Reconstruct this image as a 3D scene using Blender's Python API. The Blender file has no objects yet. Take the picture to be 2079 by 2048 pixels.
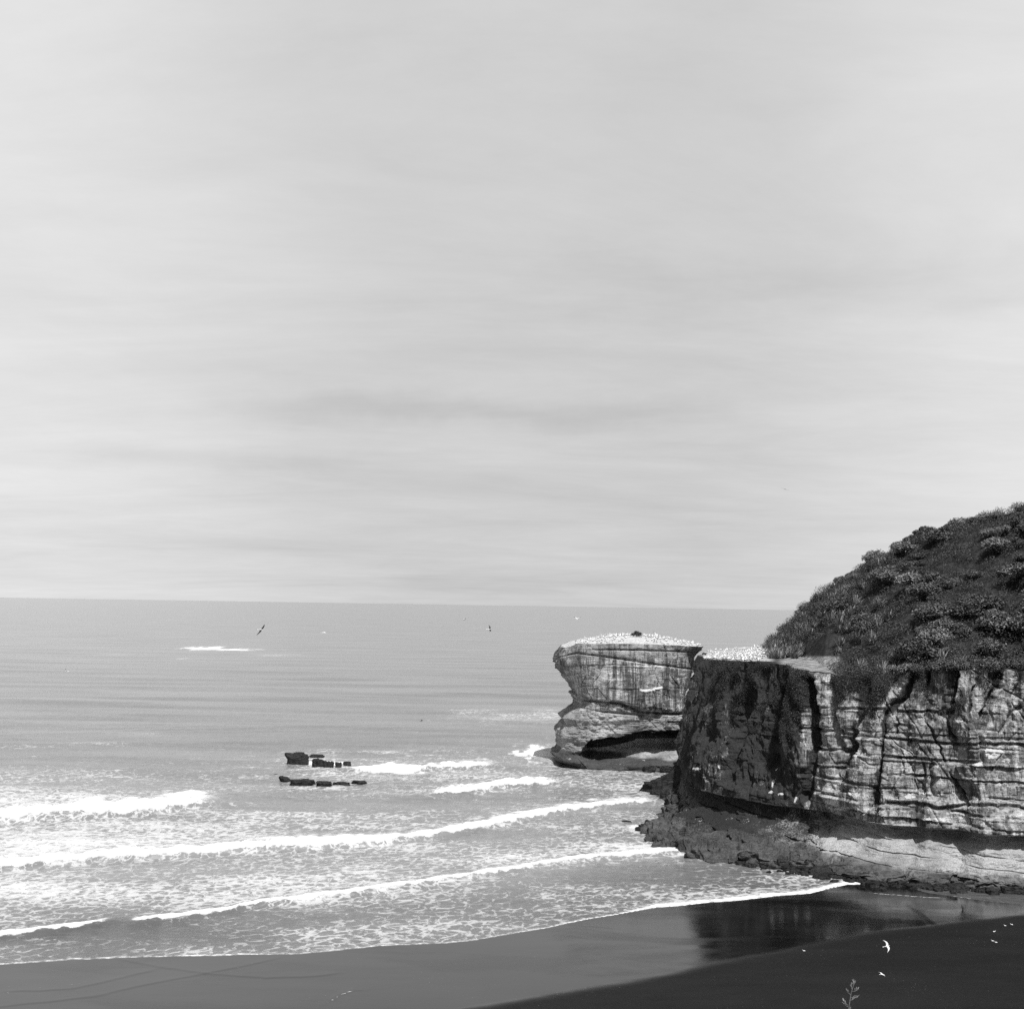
import bpy, math, random
import numpy as np
from mathutils import Matrix, Vector

C = bpy.context.scene.collection
R = math.radians
random.seed(7)
RNG = np.random.default_rng(11)

# ------------------------------------------------------------------ camera, sky, sun, exposure
FPX, CX, CY, EYE = 2970.0, 1039.5, 1024.0, 34.0
PITCH, ROLL = math.atan(203.4 / FPX), math.atan(25.0 / 1581.0)
CAMROT = (Matrix.Rotation(math.pi / 2 + PITCH, 3, 'X') @ Matrix.Rotation(ROLL, 3, 'Z'))
cam_d = bpy.data.cameras.new('camera')
cam = bpy.data.objects.new('camera', cam_d); C.objects.link(cam)
cam_d.sensor_width = 36.0; cam_d.sensor_fit = 'HORIZONTAL'
cam_d.lens = 36.0 * FPX / 2079.0
cam_d.clip_start = 0.1; cam_d.clip_end = 90000.0
cam.matrix_world = Matrix.Translation((0, 0, EYE)) @ CAMROT.to_4x4()
bpy.context.scene.camera = cam

SUN_EL = R(59.0)
SUN_H = Vector((0.28, -0.96, 0)).normalized()            # towards the sun, on the ground plane
SUN_DIR = Vector((SUN_H.x * math.cos(SUN_EL), SUN_H.y * math.cos(SUN_EL), math.sin(SUN_EL)))
SKY_STRENGTH = 0.10
SUN_STRENGTH = 4.6
scene = bpy.context.scene
world = bpy.data.worlds.new('World'); scene.world = world; world.use_nodes = True
sun_d = bpy.data.lights.new('sun', 'SUN'); sun_d.energy = SUN_STRENGTH; sun_d.angle = R(0.6)
sun_d.color = (1.0, 1.0, 1.0)                            # black and white film
sun = bpy.data.objects.new('sun', sun_d); C.objects.link(sun)
sun.rotation_euler = SUN_DIR.to_track_quat('Z', 'Y').to_euler()
sun.location = (60, -60, 120)
scene.view_settings.view_transform = 'Standard'
scene.view_settings.look = 'None'
scene.view_settings.exposure = 0.0
scene.view_settings.gamma = 1.0
scene.view_settings.use_curve_mapping = False
scene.render.engine = 'CYCLES'
scene.cycles.use_denoising = False
scene.cycles.max_bounces = 6
scene.cycles.diffuse_bounces = 2
scene.cycles.glossy_bounces = 3
scene.cycles.sample_clamp_indirect = 4.0


class NT:
    """small node tree writer"""
    def __init__(s, nt):
        s.nt = nt; nt.nodes.clear()
    def n(s, typ, **kw):
        nd = s.nt.nodes.new(typ)
        for k, v in kw.items():
            if k.startswith('i_'):
                key = k[2:].replace('_', ' ')
                s.set(nd.inputs[key], v)
            else:
                setattr(nd, k, v)
        return nd
    def set(s, inp, v):
        if isinstance(v, bpy.types.NodeSocket): s.nt.links.new(v, inp)
        elif isinstance(v, bpy.types.Node): s.nt.links.new(v.outputs[0], inp)
        else:
            try: inp.default_value = v
            except Exception: inp.default_value = (v, v, v, 1) if len(inp.default_value) == 4 else (v, v, v)
    def m(s, op, a, b=None, c=None, clamp=False):
        nd = s.nt.nodes.new('ShaderNodeMath'); nd.operation = op; nd.use_clamp = clamp
        s.set(nd.inputs[0], a)
        if b is not None: s.set(nd.inputs[1], b)
        if c is not None: s.set(nd.inputs[2], c)
        return nd.outputs[0]
    def mix(s, f, a, b):
        nd = s.nt.nodes.new('ShaderNodeMix'); nd.data_type = 'FLOAT'; nd.clamp_factor = True
        s.set(nd.inputs[0], f); s.set(nd.inputs[2], a); s.set(nd.inputs[3], b)
        return nd.outputs[0]
    def ss(s, v, lo, hi, a=0.0, b=1.0):
        nd = s.nt.nodes.new('ShaderNodeMapRange'); nd.interpolation_type = 'SMOOTHSTEP'
        s.set(nd.inputs['Value'], v)
        s.set(nd.inputs['From Min'], lo); s.set(nd.inputs['From Max'], hi)
        s.set(nd.inputs['To Min'], a); s.set(nd.inputs['To Max'], b)
        return nd.outputs['Result']
    def noise(s, vec, scale, detail=4.0, rough=0.55, dist=0.0):
        nd = s.nt.nodes.new('ShaderNodeTexNoise')
        s.set(nd.inputs['Vector'], vec); nd.inputs['Scale'].default_value = scale
        nd.inputs['Detail'].default_value = detail; nd.inputs['Roughness'].default_value = rough
        nd.inputs['Distortion'].default_value = dist
        return nd.outputs[0]
    def vmul(s, vec, xyz):
        nd = s.nt.nodes.new('ShaderNodeVectorMath'); nd.operation = 'MULTIPLY'
        s.set(nd.inputs[0], vec); nd.inputs[1].default_value = xyz
        return nd.outputs[0]
    def vadd(s, vec, b):
        nd = s.nt.nodes.new('ShaderNodeVectorMath'); nd.operation = 'ADD'
        s.set(nd.inputs[0], vec); s.set(nd.inputs[1], b)
        return nd.outputs[0]
    def grey(s, v):
        nd = s.nt.nodes.new('ShaderNodeCombineColor')
        for i in range(3): s.set(nd.inputs[i], v)
        return nd.outputs[0]
    def attr(s, name):
        nd = s.nt.nodes.new('ShaderNodeAttribute'); nd.attribute_name = name
        return nd.outputs['Fac']


# sky: the physical sky seen through a red filter, under a thin streaky veil of cloud
w = NT(world.node_tree)
sky = w.n('ShaderNodeTexSky', sky_type='NISHITA', sun_disc=False, sun_elevation=SUN_EL,
          sun_rotation=math.atan2(SUN_H.x, SUN_H.y), air_density=1.0, dust_density=2.2, ozone_density=1.0)
sepc = w.n('ShaderNodeSeparateColor'); w.nt.links.new(sky.outputs[0], sepc.inputs[0])
film = w.m('ADD', w.m('MULTIPLY', sepc.outputs[0], 0.62), w.m('MULTIPLY', sepc.outputs[1], 0.38))
tc = w.n('ShaderNodeTexCoord')
sx = w.n('ShaderNodeSeparateXYZ'); w.nt.links.new(tc.outputs['Generated'], sx.inputs[0])
dx, dy, dz = sx.outputs
den = w.m('ADD', w.m('MAXIMUM', dz, 0.0), 0.10)
cv = w.n('ShaderNodeCombineXYZ')
w.set(cv.inputs[0], w.m('DIVIDE', dx, den)); w.set(cv.inputs[1], w.m('DIVIDE', dy, den))
cl1 = w.noise(w.vmul(cv.outputs[0], (0.75, 0.8, 1.0)), 0.8, 6.0, 0.55, 0.5)
cl2 = w.noise(w.vmul(w.vadd(cv.outputs[0], (7.3, 1.9, 0)), (0.5, 1.0, 1.0)), 1.1, 9.0, 0.66, 0.7)
veil = w.m('ADD', w.m('MULTIPLY', w.m('SUBTRACT', cl1, 0.5), 1.0), w.m('MULTIPLY', w.m('SUBTRACT', cl2, 0.5), 1.2))
# thicker bright veil to the far left and the far right
cl3 = w.noise(w.vmul(w.vadd(cv.outputs[0], (3.1, 4.7, 0)), (0.8, 1.0, 1.0)), 3.6, 8.0, 0.68, 0.3)
veil = w.m('ADD', veil, w.m('MULTIPLY', w.m('SUBTRACT', cl3, 0.5), 0.5))
side = w.ss(dx, -0.05, -0.36)
side2 = w.ss(dx, 0.10, 0.36)
veil_l = w.m('ADD', w.m('ADD', veil, w.m('MULTIPLY', side, 0.85)), w.m('MULTIPLY', side2, 0.85))
# one darker bar of cloud lying above the horizon, and a fainter one under it
def bar(z0, wz, x0, x1, wob):
    zz = w.m('ADD', dz, w.m('MULTIPLY', w.m('SUBTRACT', w.noise(tc.outputs['Generated'], 7.0, 5.0, 0.6), 0.5), wob))
    g_ = w.m('DIVIDE', w.m('SUBTRACT', zz, z0), wz)
    g_ = w.m('POWER', 2.718, w.m('MULTIPLY', w.m('MULTIPLY', g_, g_), -1.0))
    return w.m('MULTIPLY', g_, w.m('MULTIPLY', w.ss(dx, x0, x0 + .12), w.ss(dx, x1, x1 - .12)))
veil_l = w.m('SUBTRACT', veil_l, w.m('MULTIPLY', bar(0.130, 0.009, -0.24, 0.17, 0.05), 0.42))
veil_l = w.m('SUBTRACT', veil_l, w.m('MULTIPLY', bar(0.095, 0.007, -0.38, -0.05, 0.025), 0.34))
veil_l = w.m('SUBTRACT', veil_l, w.m('MULTIPLY', bar(0.215, 0.02, -0.06, 0.40, 0.08), 0.24))
low = w.m('MULTIPLY', w.ss(dz, 0.75, 0.42), w.ss(dy, -0.25, 0.75))                                # cloud bank lies in the lower sky
cloud = w.m('MULTIPLY_ADD', veil_l, 1.9, 6.35)
cover = w.m('MULTIPLY', low, 0.95)
final = w.mix(cover, w.m('MULTIPLY', film, 0.8), cloud)
bg = w.n('ShaderNodeBackground'); w.nt.links.new(w.grey(final), bg.inputs[0]); bg.inputs[1].default_value = SKY_STRENGTH
wo = w.n('ShaderNodeOutputWorld'); w.nt.links.new(bg.outputs[0], wo.inputs[0])

# ------------------------------------------------------------------ helpers
_CR = np.array(CAMROT)
def ray(px, py):
    d = _CR @ np.array([(px - CX) / FPX, -(py - CY) / FPX, -1.0])
    return d
def P(px, py, z=0.0):
    """where the sight line through a point of the photo meets height z"""
    d = ray(px, py); t = (z - EYE) / d[2]
    return np.array([d[0] * t, d[1] * t, z])
def D(px, py, Y):
    d = ray(px, py); t = Y / d[1]
    return np.array([d[0] * t, Y, EYE + d[2] * t])
def proj(p):
    """pixel of the photo that a world point falls on (arrays allowed)"""
    q = (np.asarray(p) - np.array([0, 0, EYE])) @ _CR
    return CX + FPX * q[..., 0] / -q[..., 2], CY - FPX * q[..., 1] / -q[..., 2]

def _h(ix, iy, iz, seed):
    n = (ix * 374761393 + iy * 668265263 + iz * 1440662683 + seed * 974634777) & 0xFFFFFFFF
    n = ((n ^ (n >> 13)) * 1274126177) & 0xFFFFFFFF
    return ((n ^ (n >> 16)) & 0xFFFFFF) / float(0xFFFFFF)
def cell(x, y=0, z=0, seed=0):
    x, y, z = np.broadcast_arrays(np.asarray(x), np.asarray(y), np.asarray(z))
    return _h(np.floor(x).astype(np.int64), np.floor(y).astype(np.int64), np.floor(z).astype(np.int64), seed)
def vn(x, y=0.0, z=0.0, seed=0):
    """value noise 0..1"""
    x, y, z = np.broadcast_arrays(np.asarray(x, float), np.asarray(y, float), np.asarray(z, float))
    ix, iy, iz = np.floor(x).astype(np.int64), np.floor(y).astype(np.int64), np.floor(z).astype(np.int64)
    fx, fy, fz = x - ix, y - iy, z - iz
    fx = fx * fx * (3 - 2 * fx); fy = fy * fy * (3 - 2 * fy); fz = fz * fz * (3 - 2 * fz)
    r = 0
    for a in (0, 1):
        wa = fx if a else 1 - fx
        for b in (0, 1):
            wb = fy if b else 1 - fy
            for c in (0, 1):
                wc = fz if c else 1 - fz
                r = r + wa * wb * wc * _h(ix + a, iy + b, iz + c, seed)
    return r
def fbm(x, y=0.0, z=0.0, o=4, seed=0, g=0.5):
    s = 0; a = 1; t = 0; f = 1.0
    for i in range(o):
        s = s + a * vn(np.asarray(x) * f + 13.7 * i, np.asarray(y) * f, np.asarray(z) * f, seed + i); t += a; a *= g; f *= 2.03
    return s / t
def sst(v, lo, hi):
    t = np.clip((v - lo) / (hi - lo), 0, 1); return t * t * (3 - 2 * t)

def mesh_np(name, v, f, mats, attrs=None, smooth=True, midx=None):
    me = bpy.data.meshes.new(name)
    v = np.ascontiguousarray(v, dtype=np.float32); f = np.ascontiguousarray(f, dtype=np.int32)
    k = f.shape[1]
    me.vertices.add(len(v)); me.vertices.foreach_set('co', v.ravel())
    me.loops.add(f.size); me.loops.foreach_set('vertex_index', f.ravel())
    me.polygons.add(len(f)); me.polygons.foreach_set('loop_start', np.arange(len(f), dtype=np.int32) * k)
    if midx is not None: me.polygons.foreach_set('material_index', np.asarray(midx, dtype=np.int32))
    me.update(calc_edges=True)
    me.polygons.foreach_set('use_smooth', np.full(len(f), smooth))
    for m_ in (mats if isinstance(mats, (list, tuple)) else [mats]): me.materials.append(m_)
    for kk, a in (attrs or {}).items():
        at = me.attributes.new(kk, 'FLOAT', 'POINT'); at.data.foreach_set('value', np.ascontiguousarray(a, dtype=np.float32).ravel())
    return me
def obj(name, me, parent=None, loc=None):
    o = bpy.data.objects.new(name, me); C.objects.link(o)
    if parent is not None: o.parent = parent
    if loc is not None: o.location = loc
    return o
def tag(o, label=None, cat=None, group=None, kind=None):
    if label: o['label'] = label
    if cat: o['category'] = cat
    if group: o['group'] = group
    if kind: o['kind'] = kind
    return o
def gridf(nr, nc, wrap=False):
    i = np.arange(nr - 1)[:, None]; j = np.arange(nc if wrap else nc - 1)[None, :]
    j2 = (j + 1) % nc
    return np.stack([i * nc + j, i * nc + j2, (i + 1) * nc + j2, (i + 1) * nc + j], -1).reshape(-1, 4)
def material(name):
    m_ = bpy.data.materials.new(name); m_.use_nodes = True
    return m_, NT(m_.node_tree)
def finish(t, col, rough=0.9, bump=None, bstr=0.3, bdist=0.1, spec=0.3, normal=None, ior=1.45):
    b = t.n('ShaderNodeBsdfPrincipled')
    t.nt.links.new(t.grey(col), b.inputs['Base Color']); t.set(b.inputs['Roughness'], rough)
    t.set(b.inputs['Specular IOR Level'], spec); b.inputs['IOR'].default_value = ior
    if bump is not None:
        bn = t.n('ShaderNodeBump'); bn.inputs['Strength'].default_value = bstr; bn.inputs['Distance'].default_value = bdist
        t.set(bn.inputs['Height'], bump); t.nt.links.new(bn.outputs[0], b.inputs['Normal'])
    o = t.n('ShaderNodeOutputMaterial'); t.nt.links.new(b.outputs[0], o.inputs[0])
    return b
def plain(name, g, rough=0.8, spec=0.3, var=0.0, scale=4.0):
    m_, t = material(name)
    if var:
        tcn = t.n('ShaderNodeTexCoord')
        col = t.m('MULTIPLY', t.ss(t.noise(tcn.outputs['Object'], scale, 4), 0.3, 0.7, 1 - var, 1 + var), g)
    else:
        col = t.m('ADD', g, 0.0)
    finish(t, col, rough, spec=spec)
    return m_

# ------------------------------------------------------------------ materials
def rock_material():
    m_, t = material('weathered_sandstone')
    tcn = t.n('ShaderNodeTexCoord'); co = tcn.outputs['Object']
    warp = t.noise(co, 0.25, 3)
    cw = t.vadd(co, t.vmul(t.grey(warp), (0.8, 0.8, 1.6)))
    strata = t.noise(t.vmul(cw, (0.10, 0.10, 1.9)), 1.0, 6, 0.62)
    fstr = t.noise(t.vmul(cw, (0.5, 0.5, 7.0)), 1.0, 4, 0.6)
    drip = t.noise(t.vmul(co, (1.5, 1.5, 0.10)), 1.0, 5, 0.62)
    drip2 = t.noise(t.vmul(co, (4.5, 4.5, 0.35)), 1.0, 4, 0.6)
    blot = t.noise(co, 0.55, 6, 0.6)
    fine = t.noise(co, 7.0, 5, 0.65)
    dk, gu, sm, wt = t.attr('dark'), t.attr('guano'), t.attr('smoothrock'), t.attr('wet')
    base = t.m('MULTIPLY', t.ss(strata, 0.34, 0.66, 0.23, 0.45), t.ss(blot, 0.30, 0.70, 0.72, 1.25))
    base = t.m('MULTIPLY', base, t.ss(fstr, 0.30, 0.70, 0.80, 1.15))
    base = t.mix(t.m('MULTIPLY', sm, 0.75), base, t.m('MULTIPLY', t.ss(fine, 0.3, 0.7, 0.33, 0.43), t.ss(fstr, 0.3, 0.7, 0.92, 1.06)))
    st = t.m('MULTIPLY', t.ss(drip, 0.48, 0.58), t.ss(drip2, 0.38, 0.58))
    st = t.m('MULTIPLY', st, t.m('SUBTRACT', 1.0, t.m('MULTIPLY', sm, 0.85)))
    base = t.mix(t.m('MULTIPLY', st, 0.80), base, 0.07)
    pale = t.m('MULTIPLY', t.ss(drip, 0.47, 0.38), t.ss(drip2, 0.40, 0.62))
    base = t.mix(t.m('MULTIPLY', pale, t.m('SUBTRACT', 0.65, t.m('MULTIPLY', sm, 0.6))), base, 0.40)
    sk_ = t.m('MULTIPLY', t.attr('streak'), t.m('MULTIPLY', t.ss(t.noise(t.vmul(co, (1.1, 1.1, 0.05)), 1.0, 6, 0.75), 0.44, 0.56), t.ss(t.noise(t.vmul(co, (0.35, 0.35, 0.12)), 1.0, 4, 0.6), 0.36, 0.50)))
    base = t.m('MULTIPLY', base, t.m('MULTIPLY_ADD', t.attr('streak'), 0.25, 1.0))
    base = t.mix(t.m('MULTIPLY', sk_, 0.85), base, 0.05)
    base = t.m('MULTIPLY', base, t.ss(fine, 0.28, 0.72, 0.78, 1.20))
    base = t.m('MULTIPLY', base, t.ss(t.noise(co, 0.16, 3, .5), 0.38, 0.62, 0.78, 1.2))
    # dark lichen and plants, patchy, plus shade painted on left faces and hollow
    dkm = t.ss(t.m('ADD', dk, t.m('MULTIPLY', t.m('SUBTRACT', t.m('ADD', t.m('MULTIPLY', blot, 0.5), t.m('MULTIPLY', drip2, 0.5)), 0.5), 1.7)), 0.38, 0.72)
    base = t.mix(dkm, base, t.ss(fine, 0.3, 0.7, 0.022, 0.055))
    base = t.mix(t.m('MULTIPLY', wt, 0.85), base, t.ss(fine, 0.3, 0.7, 0.012, 0.035))
    # white bird lime
    gm = t.ss(t.m('ADD', t.m('MULTIPLY', gu, 1.8), t.m('MULTIPLY', t.m('SUBTRACT', t.noise(co, 2.6, 5, 0.65), 0.5), 1.5)), 0.55, 0.75)
    base = t.mix(gm, base, 0.62)
    hgt = t.m('ADD', t.m('MULTIPLY', fine, 0.5), t.m('ADD', t.m('MULTIPLY', fstr, 0.8), t.m('MULTIPLY', t.noise(co, 2.2, 6, 0.65), 1.3)))
    finish(t, base, t.mix(wt, 0.95, 0.55), bump=hgt, bstr=0.75, bdist=0.28, spec=0.25)
    return m_
ROCK = rock_material()

def dark_rock_material():
    m_, t = material('wet_dark_rock')
    co = t.n('ShaderNodeTexCoord').outputs['Object']
    a = t.noise(co, 1.2, 6, 0.65); b = t.noise(t.vmul(co, (1, 1, 5)), 1.2, 4)
    finish(t, t.m('MULTIPLY', t.ss(a, 0.3, 0.7, 0.006, 0.028), t.ss(b, 0.3, 0.7, 0.7, 1.3)), 0.55, bump=t.m('ADD', a, b), bstr=0.8, bdist=0.3, spec=0.35)
    return m_
DROCK = dark_rock_material()

def soil_material():
    m_, t = material('dry_soil_and_turf')
    co = t.n('ShaderNodeTexCoord').outputs['Object']
    a = t.noise(co, 0.7, 6, 0.65); b = t.noise(co, 5.0, 5, 0.7)
    st = t.noise(t.vmul(t.vadd(co, t.vmul(t.grey(a), (2, 2, 2))), (0.12, 0.9, 0.9)), 1.6, 5, 0.6)
    turf = t.m('MULTIPLY', t.ss(a, 0.3, 0.7, 0.02, 0.05), t.ss(b, 0.3, 0.7, 0.6, 1.4))
    bare = t.m('MULTIPLY', t.ss(st, 0.42, 0.56, 0.14, 0.34), t.ss(b, 0.3, 0.7, 0.8, 1.2))
    lime = t.ss(b, 0.3, 0.7, 0.34, 0.52)
    c = t.mix(t.attr('bare'), turf, bare)
    c = t.mix(t.attr('guano'), c, lime)
    finish(t, c, 1.0, bump=t.m('ADD', b, a), bstr=0.6, bdist=0.3, spec=0.1)
    return m_
SOIL = soil_material()

def leaf_material(name, g, rough, spec, var=0.45):
    m_, t = material(name)
    oi = t.n('ShaderNodeObjectInfo')
    geo = t.n('ShaderNodeNewGeometry')
    rnd = t.ss(geo.outputs['Random Per Island'], 0, 1, 1 - var, 1 + var)
    ob = t.ss(oi.outputs['Random'], 0, 1, 0.7, 1.35)
    finish(t, t.m('MULTIPLY', t.m('MULTIPLY', rnd, ob), g), rough, spec=spec)
    return m_
LEAF = leaf_material('shrub_leaves', 0.085, 0.5, 0.4)
LEAFP = leaf_material('pale_shrub_leaves', 0.14, 0.5, 0.4)
BLADE = leaf_material('flax_blades', 0.22, 0.36, 0.6, 0.6)
SCRUB = leaf_material('low_scrub', 0.062, 0.6, 0.3, 0.6)
BARK = plain('bark', 0.06, 0.9, 0.1, 0.3)
WHITE = plain('white_plumage', 0.78, 0.8, 0.2)
PALE = plain('pale_head_plumage', 0.60, 0.8, 0.2)
BLACK = plain('black_plumage', 0.02, 0.6, 0.3)
GREYF = plain('grey_plumage', 0.22, 0.8, 0.2)
BEAK = plain('grey_beak', 0.25, 0.5, 0.3)
DRYSTALK = plain('dry_stalk', 0.17, 0.8, 0.2, 0.25, 40)
POD = plain('dry_seed_pods', 0.2, 0.8, 0.2, 0.45, 60)

# ------------------------------------------------------------------ shore lines (read off the photo, laid on the sea level)
K = 2079 / 1933.0
def line(pts, k=K):
    a = np.array([P(x * k, y * k)[:2] for x, y in pts]); a = a[np.argsort(a[:, 0])]
    return a
LA = line([(-500, 1850), (-150, 1828), (0, 1819), (100, 1812), (220, 1806), (340, 1803), (440, 1801), (560, 1800), (640, 1792), (720, 1784), (840, 1779), (900, 1772), (1000, 1756),
           (1100, 1736), (1180, 1722), (1240, 1711), (1400, 1697), (1530, 1684), (1600, 1668), (1640, 1652), (1656, 1668), (1750, 1684), (1850, 1698), (1933, 1706), (2200, 1735), (2600, 1790)])
LB = line([(-500, 1840), (-100, 1788), (0, 1771), (60, 1765), (110, 1757), (215, 1739), (240, 1736), (262, 1741), (330, 1734), (420, 1725), (480, 1711), (640, 1690), (800, 1668), (960, 1643),
           (1100, 1625), (1250, 1610), (1340, 1606), (1500, 1590), (1900, 1560)])
LC = line([(-500, 1690), (0, 1641), (100, 1632), (300, 1622), (400, 1614), (510, 1603), (560, 1605), (640, 1601), (700, 1597), (850, 1577), (950, 1558), (1060, 1537), (1150, 1525), (1250, 1516), (1400, 1500), (1900, 1450)])
LD = line([(-500, 1580), (0, 1552), (150, 1545), (250, 1540), (330, 1532), (400, 1524), (520, 1520), (700, 1522), (1900, 1500)])
E1 = line([(560, 1462), (640, 1458), (720, 1456), (800, 1458), (870, 1450), (940, 1449), (1000, 1452)])
E2 = line([(560, 1492), (640, 1497), (760, 1505), (860, 1500), (930, 1490), (1000, 1484), (1065, 1480), (1120, 1480)])
DRY = line([(300, 2040), (700, 1945), (880, 1905), (1000, 1886), (1150, 1862), (1290, 1838), (1400, 1812), (1560, 1778), (1700, 1757), (1850, 1738), (1933, 1728), (2200, 1700), (2600, 1690)])
yl = lambda L, x: np.interp(x, L[:, 0], L[:, 1])
XT = lambda px, L: P(px * K, np.interp(px, [0, 1], [0, 0]) + 1700 * K)[0]
def xw(pxfv, pyfv): return P(pxfv * K, pyfv * K)[0]

# ------------------------------------------------------------------ water
def build_water():
    ys = [96.0]
    while ys[-1] < 60000:
        y = ys[-1]; ys.append(y + (0.0034 * y if y < 330 else 0.0034 * y * min(6, 1 + (y - 330) / 250)))
    ys = np.array(ys); nc = 1001
    u = np.linspace(-1, 1, nc); half = np.maximum(150.0, 0.62 * ys)
    X = u[None, :] * half[:, None] - np.clip(20 - (ys - 330) * 0.05, 0, 20)[:, None]
    Y = np.repeat(ys[:, None], nc, 1)
    wob = (fbm(X * 0.22, Y * 0.05, seed=3) - 0.5)
    z = np.zeros_like(X)
    # swell, long crests roughly along the shore
    sh = Y - 0.16 * X
    fade = sst(Y - yl(LB, X), 10, 120)
    sw = np.zeros_like(X)
    for i, (lam, amp, dr) in enumerate(((46, .34, .10), (29, .22, -.12), (17, .12, .25), (10.5, .07, -.3), (6.3, .04, .1))):
        lamy = lam
        ph = (Y + dr * X + 17 * (fbm(X / 60., Y / 40., seed=20 + i) - .5)) / lamy * 2 * np.pi
        lod = sst(lamy / np.gradient(ys)[:, None], 3, 7)
        sw += amp * lod * np.sin(ph) * (0.1 + 1.7 * vn(X / 40., Y / 26., seed=31 + i))
    z += sw * fade * np.clip(1.35 - Y / 1300, 0.2, .8)
    foam = np.zeros_like(X); lace = np.zeros_like(X)
    # lacy foam: control points (photo x, y, density) laid on the sea
    cp = np.array([
        (200, 1300, 0), (800, 1300, 0), (1050, 1350, 0), (1000, 1400, 0), (300, 1420, 0), (700, 1440, 0), (60, 1480, .02), (800, 1500, 0), (1060, 1490, .08), (100, 1540, .10), (0, 1575, .45), (200, 1578, .5),
        (330, 1592, .46), (420, 1605, .34), (520, 1620, .2), (0, 1610, .95), (100, 1620, .92), (250, 1615, .7), (600, 1640, .16), (800, 1640, .06), (900, 1620, .02), (1000, 1650, .04), (1100, 1615, .05), (1200, 1600, .30), (1150, 1570, .45),
        (1100, 1540, .35), (1250, 1580, .55), (1330, 1570, .6), (1300, 1605, .45), (1250, 1640, .32), (1370, 1640, .35), (430, 1560, .12), (350, 1540, .06), (250, 1540, .06),
        (0, 1700, 1.1), (150, 1700, 1.05), (300, 1690, .98), (150, 1725, 1.0), (0, 1740, 1.0), (500, 1690, .84), (650, 1690, .68), (480, 1650, .66), (560, 1660, .6), (760, 1690, .62), (850, 1680, .52), (900, 1655, .32), (1000, 1640, .08),
        (0, 1800, .85), (200, 1810, .8), (0, 1860, .75), (300, 1830, .66), (350, 1780, .48), (200, 1775, .45), (60, 1780, .5), (500, 1800, .66), (600, 1760, .46), (700, 1790, .58), (850, 1745, .40), (800, 1775, .6), (950, 1700, .30),
        (1000, 1720, .45), (1050, 1745, .66), (1200, 1700, .6), (1300, 1720, .72), (1350, 1690, .66), (1250, 1665, .46), (1420, 1735, .7), (1150, 1660, .4),
        (0, 1925, .55), (60, 1905, .30), (150, 1900, .2), (300, 1890, .08), (400, 1940, .5), (300, 1935, .35), (550, 1935, .3), (500, 1900, .12), (600, 1870, .12), (650, 1900, .42), (700, 1930, .42), (800, 1850, .28), (850, 1890, .5),
        (1000, 1830, .2), (1050, 1850, .5), (1200, 1815, .5), (1250, 1775, .12), (1150, 1780, .1), (1350, 1775, .22), (1400, 1805, .45), (1480, 1765, .28), (1600, 1790, .52), (1700, 1775, .62), (1550, 1815, .62), (1450, 1745, .2),
        (950, 1870, .48), (1800, 1800, .3), (1950, 1815, .1), (2079, 1820, .02),
        (640, 1572, .35), (760, 1570, .5), (900, 1572, .62), (1000, 1575, .5), (500, 1580, .12), (620, 1605, .2), (760, 1610, .3), (960, 1535, .2)], float)
    cw_ = np.array([P(a, b)[:2] for a, b in cp[:, :2]])
    m = Y[:, 0] < 1500
    Xm, Ym = X[m], Y[m]
    num = np.zeros_like(Xm); dn = np.full_like(Xm, 1e-9)
    for (a, b), d in zip(cw_, cp[:, 2]):
        sy = b * 0.0045 * 1.6 / 1.6
        w_ = 1.0 / (((Xm - a) / (2.6 * b / 200)) ** 2 + ((Ym - b) / (1.9 * b * b / 40000)) ** 2 + 3.0) ** 2.2
        num += w_ * d; dn += w_
    lace[m] = num / dn
    lace[Y > 1500] = 0
    lace *= sst(-Y, -520, -400)
    # streaks: lower and raise in long tongues
    lace += (fbm(X * .045, Y * .10, o=3, seed=51) - .5) * 0.85 * sst(lace, .03, .25)
    def breaker(L, x0, x1, wid, h, seed, gap=None, rag=1.0):
        nonlocal z, foam, lace
        yy = yl(L, X) + 2.4 * (fbm(X * .10, 0, seed=seed) - .5) + 0.9 * rag * (fbm(X * .7, 0, o=4, seed=seed + 5) - .5) + (rag - 1) * 4 * (fbm(X * .25, 0, o=3, seed=seed + 6) - .5)
        t = Y - yy
        ends = sst(X, x0 - 3, x0 + 5) * sst(-X, -x1 - 4, -x1 + 7)
        if gap: ends = ends * (1 - sst(X, gap[0] - 2, gap[0] + .5) * sst(-X, -gap[1] - .5, -gap[1] + 2))
        wv = wid * (0.55 + 0.9 * fbm(X * .05, 0, o=2, seed=seed + 9)) * (1 + rag * .8 * (fbm(X * .6, Y * .25, o=3, seed=seed + 12) - .5))
        front = sst(t, -0.5, 0.35)
        body = np.exp(-np.clip(t, 0, None) / (wv * 1.0))
        z = z + h * sst(t, -1.9, .3) * np.exp(-np.clip(t, 0, None) ** 2 / (wv * 0.9) ** 2) * (0.5 + 0.5 * ends) * (.85 + .5 * (fbm(X * 1.2, Y * 1.2, o=3, seed=seed + 2) - .5)) * sst(X, x0 - 14, x0) * sst(-X, -x1 - 14, -x1)
        lace = np.maximum(lace, .85 * front * np.exp(-np.clip(t, 0, None) / (wv * 2.2)) * ends)
        front = sst(t + 1.8 * (fbm(X * 1.0, Y * .7, o=3, seed=seed + 14) - .5), -1.0, .1)
        core = front * (1 - sst(t + wv * 1.2 * (fbm(X * .35, Y * .18, o=4, seed=seed + 15) - .5), wv * 0.25, wv * 1.7)) * ends
        foam = np.maximum(foam, core)
        foam = np.maximum(foam, 0.82 * front * np.exp(-np.clip(t, 0, None) / (wv * 1.1)) * ends)
    gx0, gx1 = xw(218, 1738), xw(262, 1740)
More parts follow.
